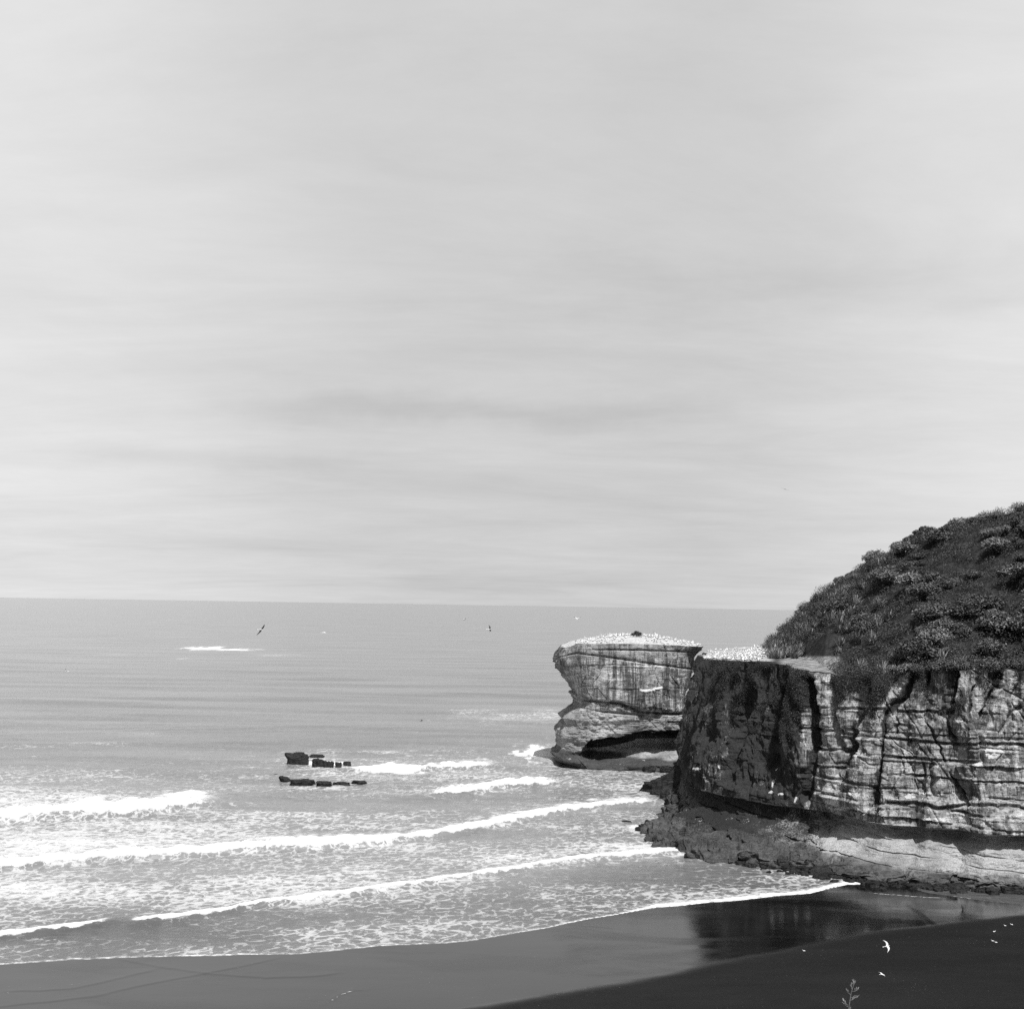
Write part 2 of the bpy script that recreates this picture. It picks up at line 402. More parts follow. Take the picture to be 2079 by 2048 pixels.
    breaker(LB, -200, xw(1340, 1606), 3.2, 0.6, 60, (gx0, gx1))
    breaker(LC, -260, xw(1252, 1516), 9.0, 0.95, 70)
    breaker(LD, -300, xw(405, 1524), 17, 1.3, 80)
    breaker(E1, xw(690, 1456), xw(945, 1447), 12.0, 1.2, 90, None, 2.2)
    breaker(E2, xw(800, 1500), xw(1068, 1480), 10.0, 1.0, 95, None, 2.2)
    # ramp before the breaking fronts: darker trough then foam free water
    # far, isolated whitewater: (x, y, rx, ry, density)
    for a, b, rx, ry, d in ((415, 1316, 45, 4.5, .82), (470, 1318.5, 60, 2.6, .8), (560, 1330, 50, 3.0, .55), (240, 1329, 40, 2.5, .4), (370, 1337, 20, 1.5, .6), (1040, 1455, 110, 13, .55), (1110, 1450, 60, 10, .6), (960, 1446, 60, 4, .5), (60, 1517, 60, 2.5, .5), (190, 1511, 70, 2.5, .55),
                            (70, 1534, 10, 2, .6), (300, 1490, 30, 3, .35), (780, 1527, 55, 3.5, .72), (870, 1534, 50, 3.5, .6), (505, 1557, 28, 3, .7), (640, 1529, 60, 12, .45), (655, 1561, 80, 7, .74), (650, 1548, 70, 5, .8), (800, 1566, 70, 9, .95), (700, 1574, 110, 7, .75), (960, 1600, 120, 9, .75), (1010, 1570, 70, 8, .7), (760, 1562, 70, 10, .85), (620, 1540, 60, 8, .6), (900, 1565, 90, 14, .7), (860, 1605, 120, 12, .6), (520, 1578, 40, 4, .75), (640, 1598, 110, 7, .75),
                            (1120, 1535, 22, 20, .75), (1088, 1527, 42, 14, .95), (1105, 1520, 16, 9, .6), (1180, 1562, 50, 4, .7), (1330, 1558, 50, 6, .7), (1335, 1607, 25, 9, .8), (1380, 1632, 30, 5, .6), (1310, 1680, 60, 6, .8), (1400, 1715, 60, 8, .75), (1480, 1742, 60, 3, .6)):
        c = P(a, b)[:2]; rX = rx * c[1] / FPX; rY = ry * c[1] ** 2 / (EYE * FPX)
        r = ((X - c[0]) / rX) ** 2 + ((Y - c[1]) / rY) ** 2
        lo_ = Y < 2500
        rg_ = r[lo_] * np.exp(4.0 * (fbm(X[lo_] * 6 / rX / 2, Y[lo_] * 5 / rY / 2, o=4, seed=int(a)) - .5))
        lace[lo_] = np.maximum(lace[lo_], d * np.exp(-rg_ ** 1.2))
        if d > .78: foam[lo_] = np.maximum(foam[lo_], (d + .05) * np.exp(-(rg_ * 1.3) ** 2))
    # shore edge: thin foam lip, bright on the right stretch
    ta = Y - (yl(LA, X) + 0.8 * (fbm(X * .25, 0, seed=44) - .5))
    xr0, xr1 = xw(1180, 1722), xw(1634, 1655)
    bright = sst(X, xr0 - 1, xr0 + 4) * sst(-X, -xr1 + .2, -xr1 + 1.6)
    rest = sst(-X, -xr1, -xr1 + .6) * (1 - bright)
    edge = bright * (.62 + .7 * fbm(X * .8, Y * .5, o=3, seed=45)) * np.exp(-np.clip(ta - .2, 0, None) / 2.3) + rest * (.30 + .5 * vn(X * .15, seed=6)) * np.exp(-np.clip(ta, 0, None) / .5)
    edge += 0.55 * (1 - rest - bright) * np.exp(-np.clip(ta, 0, None) / .15) * sst(vn(X * .4, seed=77), .6, .75)
    foam = np.maximum(foam, edge * sst(ta, -.6, -.1))
    z += 0.10 * bright * sst(ta, -.2, .3) * np.exp(-np.clip(ta, 0, None) / 2.5)
    # thin sheet near the shore, deeper away
    z += (0.035 + 0.02 * sst(ta, 0, 6)) * sst(ta, -.5, .2) - 0.06 * (1 - sst(ta, -1.2, -.1)) 
    shallow = 1 - sst(ta, 2, 40)
    near = Y < 460
    rip = np.zeros_like(z)
    rip[near.nonzero()] = (fbm(X[near] * .8, Y[near] * 1.2, o=4, seed=91) - .5) * 0.22
    z += rip * sst(ta, 3, 25)
    v = np.stack([X, Y, z], -1).reshape(-1, 3)
    m_, t = material('sea_water')
    co = t.n('ShaderNodeTexCoord').outputs['Object']
    fo, la, shl = t.attr('foam'), t.attr('lace'), t.attr('shallow')
    wv = t.vadd(co, t.vmul(t.grey(t.noise(co, 0.35, 3)), (3.0, 1.5, 0)))
    n1 = t.m('ADD', t.m('MULTIPLY', t.noise(t.vmul(wv, (0.85, 0.62, 1)), 1.0, 6, 0.62, 0.8), 0.70), t.m('MULTIPLY', t.noise(t.vmul(wv, (0.6, 0.9, 1)), 0.20, 4, 0.6), 0.30))
    vor = t.n('ShaderNodeTexVoronoi', feature='DISTANCE_TO_EDGE')
    t.set(vor.inputs['Vector'], t.vmul(t.vadd(wv, t.vmul(t.grey(t.noise(co, 1.6, 4)), (1.4, 1.4, 0))), (0.9, 0.5, 1))); vor.inputs['Scale'].default_value = 0.85
    web = t.ss(vor.outputs['Distance'], 0.16, 0.0)
    nn = t.m('ADD', t.m('MULTIPLY', n1, 1.0), t.m('MULTIPLY', web, 0.15))
    th = t.ss(la, 0.0, 1.0, 0.0, 1.0)
    thr = t.m('SUBTRACT', 0.712, t.m('MULTIPLY', la, 0.275))
    lm = t.ss(t.m('SUBTRACT', nn, thr), -0.06, 0.13)
    lm = t.m('MULTIPLY', lm, t.ss(la, 0.01, 0.12))
    fm = t.ss(t.m('ADD', fo, t.m('MULTIPLY', t.m('SUBTRACT', t.noise(co, 1.5, 6, 0.7), 0.5), 1.35)), 0.28, 0.92)
    fm = t.m('MULTIPLY', fm, t.ss(fo, 0.03, 0.2))
    mask = t.m('MAXIMUM', t.m('MULTIPLY', lm, t.m('MULTIPLY_ADD', la, 0.38, 0.27)), fm)
    wb = t.m('MULTIPLY', t.mix(shl, 0.21, 0.085), t.ss(t.noise(t.vmul(co, (0.012, 0.05, 1)), 1, 5), 0.3, 0.7, 0.80, 1.2))
    # milky aerated water below lace
    wb = t.mix(t.m('MULTIPLY', la, 0.50), wb, 0.33)
    col = t.mix(mask, wb, 0.90)
    hh = t.m('ADD', t.m('MULTIPLY', t.noise(t.vmul(co, (0.5, 1.3, 1)), 0.55, 7, 0.62), 1.5), t.m('MULTIPLY', t.noise(t.vmul(co, (0.06, 0.22, 1)), 0.6, 5, 0.6), 3.0))
    b = finish(t, col, t.mix(mask, 0.16, 0.95), bump=t.m('ADD', hh, t.m('MULTIPLY', mask, 0.25)), bstr=0.55, bdist=0.45, spec=0.5, ior=1.33)
    o = obj('sea', mesh_np('sea', v, gridf(len(ys), nc), m_, dict(foam=np.clip(foam, 0, 1), lace=np.clip(lace, 0, 1), shallow=shallow)))
    tag(o, 'grey sea with lines of white breakers rolling to the beach', kind='structure')
build_water()

# ------------------------------------------------------------------ sand
SWASH = [line([(0, 2015), (145, 2010), (199, 1997), (308, 1972), (335, 1962)], 1), line([(-60, 2052), (18, 2045), (196, 2025), (290, 2001), (409, 1979), (507, 1959), (572, 1943)], 1),
         line([(232, 1945), (326, 1963), (427, 1978), (543, 1987), (652, 1983), (700, 1976)], 1), line([(640, 2055), (665, 2040), (690, 2024), (715, 2014), (742, 2013)], 1),
         line([(1763, 1781), (1795, 1788), (1832, 1797)], 1), line([(1752, 1812), (1790, 1815), (1850, 1820), (1925, 1823)], 1)]
def sand_z(X, Y):
    t = Y - yl(LA, X)
    z = np.where(t > 0, -0.035 * t, -0.008 * t)
    z = np.clip(z, -4, 0.5)
    d = yl(DRY, X) - Y
    z = z + 0.35 * sst(d, 0, 25) + 0.03 * sst(d, -.4, .8)
    return z
def build_sand():
    ys = [-20.0]
    while ys[-1] < 420: ys.append(ys[-1] + (0.28 if 108 < ys[-1] < 200 else 2.5))
    ys = np.array(ys); xs = np.concatenate([np.arange(-160, -60, 3.0), np.arange(-60, 75, 0.28), np.arange(75, 190, 3.0)])
    X, Y = np.meshgrid(xs, ys)
    z = sand_z(X, Y)
    z += 0.015 * (fbm(X * .15, Y * .3, seed=5) - .5)
    ln = np.zeros_like(X)
    for i, L in enumerate(SWASH):
        ok = sst(X, L[0, 0] - .5, L[0, 0] + 1.5) * sst(-X, -L[-1, 0] - .5, -L[-1, 0] + 1.5)
        t = Y - yl(L, X) - .5 * (fbm(X * .5, 0, o=4, seed=i) - .5)
        z += 0.022 * ok * sst(t, -.2, .1) * np.exp(-np.clip(t, 0, None) / 1.4)
        ln = np.maximum(ln, ok * (1.0 if i == 3 else .95 if i > 3 else .35) * np.exp(-(t / .22) ** 2))
    d = yl(DRY, X) - Y + 2.2 * (fbm(X * .15, Y * .15, o=5, seed=9) - .5)
    wet = 1 - sst(d, -1.2, 2.2)
    film = sst(Y - yl(LA, X), -5, 0) 
    v = np.stack([X, Y, z], -1).reshape(-1, 3)
    m_, t = material('black_sand')
    co = t.n('ShaderNodeTexCoord').outputs['Object']
    wt, li = t.attr('wet'), t.attr('line')
    big = t.noise(t.vmul(co, (0.06, 0.16, 1)), 1, 5, 0.6)
    fine = t.noise(co, 9, 5, 0.7)
    dry = t.m('MULTIPLY', t.ss(big, 0.3, 0.7, 0.009, 0.014), t.ss(fine, 0.3, 0.7, 0.6, 1.5))
    wetc = t.m('MULTIPLY', t.ss(big, 0.3, 0.7, 0.005, 0.010), t.ss(fine, 0.3, 0.7, 0.85, 1.15))
    c = t.mix(wt, dry, wetc)
    sc_ = t.m('MULTIPLY', t.ss(t.noise(t.vmul(co, (1.4, 3.2, 1)), 1.0, 5, 0.7), 0.62, 0.70), t.ss(t.noise(co, 0.10, 3), 0.50, 0.62))
    c = t.mix(t.m('MULTIPLY', sc_, 0.7), c, 0.03)
    patch = t.ss(t.noise(t.vmul(co, (0.05, 0.11, 1)), 1.0, 6, 0.65, 0.6), 0.40, 0.62)
    fl = t.m('MULTIPLY', t.ss(t.m('ADD', li, t.m('MULTIPLY', t.m('SUBTRACT', t.noise(co, 3, 4, .7), .5), 1.1)), .55, .8), 0.85)
    specks = t.m('MULTIPLY', t.ss(t.noise(co, 6, 2, .5), 0.735, 0.76), t.ss(t.noise(co, 0.12, 2), 0.5, 0.62))
    c = t.mix(t.m('MAXIMUM', fl, t.m('MULTIPLY', specks, .5)), c, 0.55)
    rg = t.mix(wt, 0.75, t.mix(t.ss(t.noise(t.vmul(co, (0.05, 0.11, 1)), 1.0, 6, 0.65, 0.6), 0.40, 0.62), 0.04, 0.20))
    b = t.n('ShaderNodeBsdfPrincipled')
    t.nt.links.new(t.grey(c), b.inputs['Base Color']); t.set(b.inputs['Roughness'], t.m('ADD', rg, t.m('MULTIPLY', sc_, 0.25)))
    t.set(b.inputs['Specular IOR Level'], t.mix(wt, 0.10, 0.30))
    bn = t.n('ShaderNodeBump'); bn.inputs['Strength'].default_value = 0.35
    t.set(bn.inputs['Distance'], t.mix(wt, 0.06, 0.012))
    t.set(bn.inputs['Height'], t.m('ADD', t.noise(t.vmul(co, (1, 2.2, 1)), 1.4, 6, 0.6), t.m('MULTIPLY', fine, 0.4)))
    t.nt.links.new(bn.outputs[0], b.inputs['Normal'])
    o_ = t.n('ShaderNodeOutputMaterial'); t.nt.links.new(b.outputs[0], o_.inputs[0])
    o = obj('beach', mesh_np('beach', v, gridf(len(ys), len(xs)), m_, dict(wet=wet, line=ln)))
    tag(o, 'black sand beach, wet and shining near the water', kind='structure')
build_sand()

# ------------------------------------------------------------------ headland: one loft from below the water over the cliff edge to the ridge
def resample(pts, n):
    pts = np.asarray(pts, float)
    return pts
def smooth_interp(kx, ky, x):
    """monotone-ish smooth interpolation of rows ky at kx"""
    ky = np.asarray(ky, float)
    out = np.stack([np.interp(x, kx, ky[:, i]) for i in range(ky.shape[1])], -1)
    return out

def tq(px, py, Y): return D(px, py, Y)
# (wall foot x, y at lip height), apron width, top edge point, spine point, terrace share
COLS = [
    ((150, 300), 2, (148, 296, 30), tq(2300, 985, 212), .05, 1),
    ((95, 322), 2, (94, 318, 28), tq(1990, 1057, 235), .05, 1),
    ((62, 324), 2, (61, 319, 26.5), tq(1770, 1147, 250), .1, 1),
    ((43, 314), 2, (45.5, 308, 25.6), tq(1600, 1285, 284), .8, 1),
    ((35, 300), 1.5, (40.0, 298, 25.2), tq(1520, 1320, 298), .9, .6),
    ((33.2, 288), 1.5, tq(1421, 1331, 289), tq(1500, 1321, 302), .9, .3),
    ((30.6, 262), 2.0, tq(1436, 1338, 266), tq(1520, 1318, 300), .9, .1),
    ((28.6, 236), 3.6, tq(1450, 1339, 240), tq(1545, 1316, 296), .9, .0),
    ((29.4, 224), 9.2, tq(1490, 1341, 229), tq(1562, 1317, 292), .85, .0),
    ((33.0, 214), 11.5, tq(1540, 1344, 220), tq(1585, 1290, 286), .62, .0),
    ((37.4, 207.5), 12.0, tq(1592, 1350, 212.5), tq(1625, 1245, 276), .5, .0),
    ((41.0, 203.2), 12.0, tq(1628, 1361, 208), tq(1670, 1205, 268), .42, .0),
    ((43.6, 201.6), 11.0, tq(1656, 1369, 206), tq(1700, 1184, 262), .30, .0),
    ((48.4, 190.6), 5.6, tq(1775, 1368, 198.5), tq(1745, 1158, 257), .16, .0),
    ((52.6, 189.8), 5.4, tq(1812, 1367, 197), tq(1785, 1140, 253), .08, .0),
    ((53.2, 188.2), 4.6, tq(1835, 1364, 195.5), tq(1820, 1123, 249), .06, .0),
    ((58.0, 187.8), 4.4, tq(1905, 1358, 194), tq(1900, 1083, 243), .05, .0),
    ((59.6, 184.6), 3.6, tq(1945, 1358, 191), tq(1935, 1073, 240), .05, .0),
    ((66.3, 184.6), 3.6, tq(2050, 1352, 190), tq(2050, 1042, 232), .05, .0),
    ((67.6, 182.4), 3.6, tq(2085, 1352, 188), tq(2090, 1030, 229), .05, .0),
    ((80, 178), 5, (81, 183, 28.0), tq(2300, 985, 212), .05, .0),
    ((110, 165), 6, (111, 171, 30.0), tq(2700, 930, 190), .05, .0),
    ((160, 130), 6, (161, 136, 34.0), tq(3400, 900, 160), .05, .0),
]
GULL = []            # gannets' ground is kept for planting
def strata(S, z, seed, dip=0.02, amp=1.0, levels=None, ck=.45):
    """relief of a bedded sandstone face, metres outward"""
    zz = z + dip * S + 0.5 * (fbm(S * .08, z * .05, seed=seed) - .5) + .16 * (fbm(S * .5, z * .3, seed=seed + 31) - .5)
    d = np.zeros(np.broadcast(S, z).shape)
    lv = levels or [7.4, 8.3, 9.9, 11.2, 12.4, 14.0, 14.9, 16.3, 18.4, 20.2, 22.3, 24.4, 26.6]
    band = np.searchsorted(lv, zz).astype(float)
    # each bed stands out or back a little, breaking along joints
    joint = S / 3.2 + 1.1 * (vn(z * .35, S * .1, seed=seed + 3) - .5) + band * 0.37
    d = d + (vn(joint * .5, band * 3.1, seed=seed + 7) - .5) * .9
    d = d + (cell(joint, band, seed=seed + 8) - .5) * 0.6
    d = d + (cell(joint * 2.3 + 5, zz * .9, seed=seed + 9) - .5) * 0.16
    for i, l in enumerate(lv):
        pres = sst(vn(S * .16 + i * 7.1, i * 3.3, seed=seed + 11), .45, .72)
        d = d - pres * (0.14 + .6 * vn(S * .3, i, seed=seed + 12) ** 2) * np.exp(-((zz - l) / (0.10 + .10 * vn(S * .2, i, seed=seed + 13))) ** 2)
        d = d + .22 * pres * np.exp(-((zz - l + .28) / .16) ** 2)
    for kf, (an, per) in enumerate(((1.05, 5.5), (-.9, 8.0), (.55, 9.0))):
        uu = S * math.sin(an) + z * math.cos(an) + 1.4 * (fbm(S * .15, z * .15, seed=seed + 40 + kf) - .5)
        k_ = np.floor(uu / per)
        cr_ = np.exp(-((np.mod(uu, per) - per * (.3 + .4 * cell(k_, seed=seed + 44 + kf))) / .09) ** 2)
        ps_ = sst(vn(S * .13 + k_ * 3.3, z * .16, seed=seed + 47 + kf), .50, .62)
        d = d - .65 * ck * cr_ * ps_ + .35 * ck * ps_ * (cell(k_, kf, seed=seed + 50) - .5)
    # vertical joints
    jn = np.abs(joint - np.round(joint)); d = d - 0.35 * np.exp(-(jn / .035) ** 2) * sst(vn(S * .2, zz * .25, seed=seed + 17), .45, .6)
    d = d + (fbm(S * .9, z * 1.2, o=5, seed=seed + 21) - .5) * 0.75
    return d * amp

GULLIES = (
    (((1772, 1368), (1746, 1430), (1726, 1500), (1719, 1580)), 11, 1.3, .95), (((1862, 1372), (1822, 1420), (1792, 1470), (1776, 1560), (1770, 1640)), 11, 1.5, 1.0), (((1889, 1378), (1888, 1462)), 8, 1.3, .7),
    (((1940, 1362), (1930, 1420), (1926, 1452)), 7, 1.6, .85), (((1913, 1452), (1922, 1475), (1932, 1500)), 6, 1.0, .7), (((2036, 1350), (2026, 1400), (2008, 1450), (1998, 1500), (1994, 1545)), 7, 1.5, .7),
    (((1992, 1390), (1972, 1420), (1966, 1450)), 4, .8, .5), (((2062, 1440), (2042, 1490)), 5, .8, .5), (((1880, 1465), (1905, 1510), (1918, 1548)), 2.2, .9, .5), (((1932, 1580), (1946, 1605), (1960, 1635)), 2.5, .9, .5), (((1816, 1455), (1820, 1495)), 2.2, .7, .4),
    (((1870, 1562), (1868, 1612)), 9, 1.2, .3), (((1893, 1560), (1896, 1615)), 6, 1.2, .5), (((1700, 1400), (1692, 1450), (1700, 1490), (1712, 1530)), 6, 1.0, .6),
    (((1640, 1385), (1652, 1450), (1650, 1520), (1640, 1620)), 13, 1.6, 1.0), (((1600, 1360), (1580, 1430), (1560, 1480), (1548, 1560)), 14, 1.8, 1.0), (((1520, 1352), (1505, 1420), (1490, 1500), (1470, 1590)), 12, 1.8, .9), (((1470, 1345), (1462, 1420), (1446, 1500)), 8, 1.4, .8),
    (((2110, 1360), (2100, 1500)), 8, 1.2, .6), (((2160, 1350), (2150, 1450)), 10, 1.4, .6))
BEDS = ((((1788, 1499), (1850, 1504), (1910, 1510), (2150, 1516)), 2.4, .85), (((1786, 1534), (1900, 1543), (1992, 1548)), 1.8, .6), (((1786, 1545), (1900, 1552)), 1.6, .4), (((1800, 1573), (1880, 1576), (2012, 1590), (2140, 1592)), 1.8, .55),
        (((1796, 1630), (1860, 1631), (1905, 1641), (1960, 1634), (2150, 1646)), 3.0, 1.0), (((1650, 1522), (1720, 1522)), 2.4, .6), (((1660, 1435), (1730, 1438), (1800, 1440)), 2.2, .6), (((1820, 1444), (1905, 1446)), 2.0, .6), (((1655, 1555), (1715, 1558)), 1.8, .5), (((1650, 1480), (1705, 1484)), 1.8, .5))
LIME = ((2025, 1532, 22, 14, .62), (2052, 1545, 14, 8, .5), (1905, 1556, 16, 4, .6), (1942, 1556, 9, 4, .5), (1985, 1552, 20, 5, .55), (1845, 1617, 14, 7, .55), (1815, 1626, 18, 5, .6), (1870, 1612, 18, 4, .5), (1712, 1625, 20, 4, .6), (1725, 1640, 16, 4, .5), (1942, 1464, 14, 3, .8), (1900, 1662, 34, 6, .5),
        (1740, 1610, 7, 12, .5), (1660, 1648, 18, 3, .5), (1585, 1492, 8, 5, .6), (1572, 1500, 5, 5, .5), (1427, 1560, 5, 4, .6), (1556, 1563, 3, 3, .8), (1560, 1590, 5, 16, .45), (1563, 1608, 10, 4, .5), (1608, 1547, 2.5, 4, .8), (1611, 1623, 2.5, 7, .8), (1582, 1612, 8, 3, .6), (1455, 1555, 4, 10, .4), (1980, 1610, 16, 5, .4), (1750, 1560, 5, 10, .45))
def build_headland():
    n = len(COLS)
    foot = np.array([c[0] for c in COLS], float); top = np.array([np.array(c[2], float) for c in COLS]); sp = np.array([np.array(c[3], float) for c in COLS])
    ap = np.array([c[1] for c in COLS], float); ts = np.array([c[4] for c in COLS], float)
    seg = np.r_[0, np.cumsum(np.linalg.norm(np.diff(foot, axis=0), axis=1))]
    # fine samples: dense where seen
    i_a, i_b = seg[4], seg[20]
    S = np.concatenate([np.arange(0, i_a, .8), np.arange(i_a, i_b, .085), np.arange(i_b, seg[-1], .8)])
    F = smooth_interp(seg, foot, S); T = smooth_interp(seg, top, S); SP = smooth_interp(seg, sp, S)
    A = np.interp(S, seg, ap); TS = np.interp(S, seg, ts)
    # smoothed outward normals
    def normals(Q):
        g = np.gradient(Q, axis=0); k = np.ones(41) / 41
        g = np.stack([np.convolve(np.pad(g[:, i], 20, 'edge'), k, 'valid') for i in range(2)], -1)
        nrm = np.stack([g[:, 1], -g[:, 0]], -1); nrm /= np.linalg.norm(nrm, axis=1)[:, None]
        return nrm
    N = normals(F)
    if (N[len(S) // 2] @ np.array([0, -1])) < 0: N = -N
    # profile rows: (kind, param)
    rows = []
    prof = [(-2.5, 1.10), (0.0, 1.0), (0.55, .985), (0.95, .93), (1.3, .74), (1.75, .52), (2.4, .31), (3.3, .13), (4.4, -.03), (5.3, -.13), (5.85, -.16), (6.15, -.09), (6.35, 0.015)]
    pz = np.array([p[0] for p in prof]); pa = np.array([p[1] for p in prof])
    arc = np.r_[0, np.cumsum(np.hypot(np.diff(pz), np.diff(pa * 9)))]
    tt = np.arange(0, arc[-1], .085)
    low_z = np.interp(tt, arc, pz); low_a = np.interp(tt, arc, pa)
    kz = np.ones(9) / 9
    low_a = np.convolve(np.pad(low_a, 4, 'edge'), kz, 'valid'); 
    nl = len(tt)
    wt_ = np.linspace(0, 1, 250)[1:]           # wall
    tr = np.r_[np.linspace(0, .12, 30)[1:], np.linspace(.12, 1, 110)[1:]]  # top
    nr = nl + len(wt_) + len(tr)
    V = np.zeros((nr, len(S), 3)); dark = np.zeros((nr, len(S))); gua = np.zeros_like(dark); smo = np.zeros_like(dark); wet = np.zeros_like(dark); bare = np.zeros_like(dark)
    Sx = S[None, :]
    s_corner = seg[11]; s_nose = seg[7]
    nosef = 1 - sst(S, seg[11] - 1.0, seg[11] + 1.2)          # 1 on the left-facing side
    # lip height sinks to the right; undercut fades at the nose
    lipz = np.interp(S, [seg[5], seg[7], seg[9], seg[11], seg[15], seg[18], seg[20]], [5.5, 6.2, 6.6, 6.6, 6.5, 6.2, 6.0])
    rsm = sst(S, seg[11], seg[15])       # smooth slope on the sunny side
    for i in range(nl):
        z = low_z[i] * np.where(low_z[i] > 0, lipz / 6.35, 1)
        off = low_a[i] * A
        und = np.interp(S, [seg[5], seg[8], seg[10], seg[12]], [.1, .35, .7, 1.0])
        if low_a[i] < 0: off = low_a[i] * 13.0 * und
        low_f = sst(low_z[i], -.5, .6)
        m1 = sst(-low_z[i], -3.4 + 1.5 * rsm, -1.6 + .8 * rsm)         # 1 low down
        # ragged broken foot
        d = m1 * ((fbm(S * .16, low_z[i] * .3, seed=2) - .5) * A * .42 + (fbm(S * .9, low_z[i] * 1.4, o=4, seed=4) - .5) * 2.6) + (1 - m1) * (fbm(S * .25, low_z[i] * .8, seed=6) - .5) * 1.2
        d = d + (fbm(S * 1.4, low_z[i] * 2.2, o=4, seed=8) - .5) * (.5 - .25 * rsm + 1.0 * m1)
        zz = z + m1 * low_f * (1 + .9 * (1 - rsm)) * ((fbm(S * .7, low_a[i] * A * .7, o=4, seed=15) - .5) * 1.5 + (cell(S * .55 + .3 * low_a[i] * 9, low_a[i] * A * .5, seed=16) - .5) * .55)
        # crevices running across the slope
        jl = low_z[i] + .06 * S; cr = np.exp(-((np.mod(jl + .5 * fbm(S * .2, seed=18), 1.35) - .6) / .07) ** 2) * sst(vn(S * .2, low_z[i], seed=19), .45, .6)
        d = d - cr * .7 * (1 - .6 * rsm)
        V[i, :, :2] = F + N * (off + d)[:, None]; V[i, :, 2] = zz
        smo[i] = sst(low_z[i], 1.3, 2.4) * (1 - sst(low_z[i], 6.1, 6.3))
        sl = np.interp(S, [seg[7], seg[9], seg[11], seg[14], seg[17]], [5.2, 4.2, 3.0, 2.1, 1.8])  # wet foot, raised towards the nose to paint in the shade there
        wet[i] = 1 - sst(low_z[i] + .9 * (fbm(S * .35, low_z[i] * .5, seed=33) - .5), sl - 1.0, sl)
        wet[i] = wet[i] * .95
        dark[i] = np.interp(S, [seg[6], seg[9], seg[11], seg[13]], [.95, .85, .62, .0]) * sst(low_z[i], .6, 3.0)  # apron darkens towards the nose: shade put into the colour
        gua[i] = .25 * sst(vn(S * .5, low_z[i] * .8, seed=37), .72, .9) * sst(low_z[i], 1.5, 2.5)
    base_lip = V[nl - 1, :, :2].copy(); zl = V[nl - 1, :, 2].copy()
    for j, t in enumerate(wt_):
        i = nl + j
        z = zl + (T[:, 2] - zl + 1.6 * (fbm(S * .22, 0, o=4, seed=185) - .5) * sst(S, seg[10], seg[12])) * t
        q = F + (T[:, :2] - F) * (t ** 1.15)[..., None] if np.ndim(t) else F + (T[:, :2] - F) * (t ** 1.15)
        st = strata(S, z, 100, dip=0.03)
        endf = 1 - sst(t, .93, 1.0) * .45
        # broad buttresses
        but = (fbm(S * .085, z * .02, o=2, seed=120) - .5) * 3.4 + (fbm(S * .30, z * .03, o=2, seed=121) - .5) * 1.8 * (0.4 + .8 * t)
        qx, qy = proj(np.stack([q[:, 0], q[:, 1], z], -1))
        wob_ = 7 * (fbm(qx * .03, qy * .06, o=3, seed=141) - .5) * 2
        gl = np.zeros(len(S)); gdk = np.zeros(len(S))
        for pts, gw, gd, gk in GULLIES:
            xs_ = [p[0] for p in pts]; ys_ = [p[1] for p in pts]
            xx = np.interp(qy, ys_, xs_) + wob_
            e_ = np.exp(-(np.abs(qx - xx) / gw) ** 2.6) * sst(qy, ys_[0] - 22, ys_[0]) * (1 - sst(qy, ys_[-1] - 8, ys_[-1] + 14))
            gl = gl - gd * e_; gdk = np.maximum(gdk, gk * e_)
        for pts, gw, gd in BEDS:
            yy_ = np.interp(qx, [p[0] for p in pts], [p[1] for p in pts]) + 4 * (fbm(qx * .06, 0, o=3, seed=142) - .5)
            on = (qx > pts[0][0]) & (qx < pts[-1][0])
            gl = gl + on * .75 * (-gd * np.exp(-((qy - yy_) / gw) ** 2) + .5 * gd * np.exp(-((qy - yy_ + 2.2 * gw) / gw) ** 2))
        lime_ = np.zeros(len(S))
        for cx_, cy_, rx_, ry_, am in LIME:
            lime_ = np.maximum(lime_, am * np.exp(-((qx - cx_) / rx_) ** 2 - ((qy - cy_) / ry_) ** 2))
        # rough plant-grown left side
        nz = nosef * ((fbm(S * .33, z * .16, o=4, seed=150) - .5) * 3.4 + (fbm(S * .8 + z * .3, z * .5, o=4, seed=151) - .5) * 1.6)
        st = st * (1 - .55 * nosef)
        ov = 1.3 * sst(t, .0, .05) * 0
        d = (st + but * sst(t, .0, .15) + gl + nz * sst(t, 0, .1)) * endf
        # lit face: overhanging bench two thirds down
        rr = (1 - nosef)
        d = d + rr * .9 * (1 - sst(z, 9.6, 10.0)) * sst(fbm(S * .12, seed=160), .35, .6) - rr * .5 * (sst(z, 14.6, 14.8)) + rr * .35 * sst(z, 17.9, 18.1)
        V[i, :, :2] = q + N * (d * sst(t, -.01, .012) + (1 - sst(t, -.01, .03)) * 0)[:, None]; V[i, :, 2] = z
        up = sst(t, .55, 1.0)
        pat = fbm(S * .28 - z * .12, z * .10, o=4, seed=170)
        dark[i] = nosef * (.80 + .22 * up + .8 * (pat - .5)) + gdk * .8 + rr * (sst(pat + .22 * up, .56, .72) * (.25 + .4 * up))  # left side: dark plants, with its shade also painted into the colour
        led = sst(vn(S * .16, z * .10, seed=180), .60, .74)
        gua[i] = lime_ + .6 * (.42 * led * sst(vn(S * .9, z * 1.4, seed=181), .35, .7) * (1 - sst(t, .55, .8)) + .35 * sst(vn(S * .4, 3, seed=182), .5, .7) * np.exp(-((z - 7.2) / .5) ** 2)) * (1 - .75 * nosef)
    zt = V[nl + len(wt_) - 1, :, 2].copy(); Te = V[nl + len(wt_) - 1, :, :2].copy()
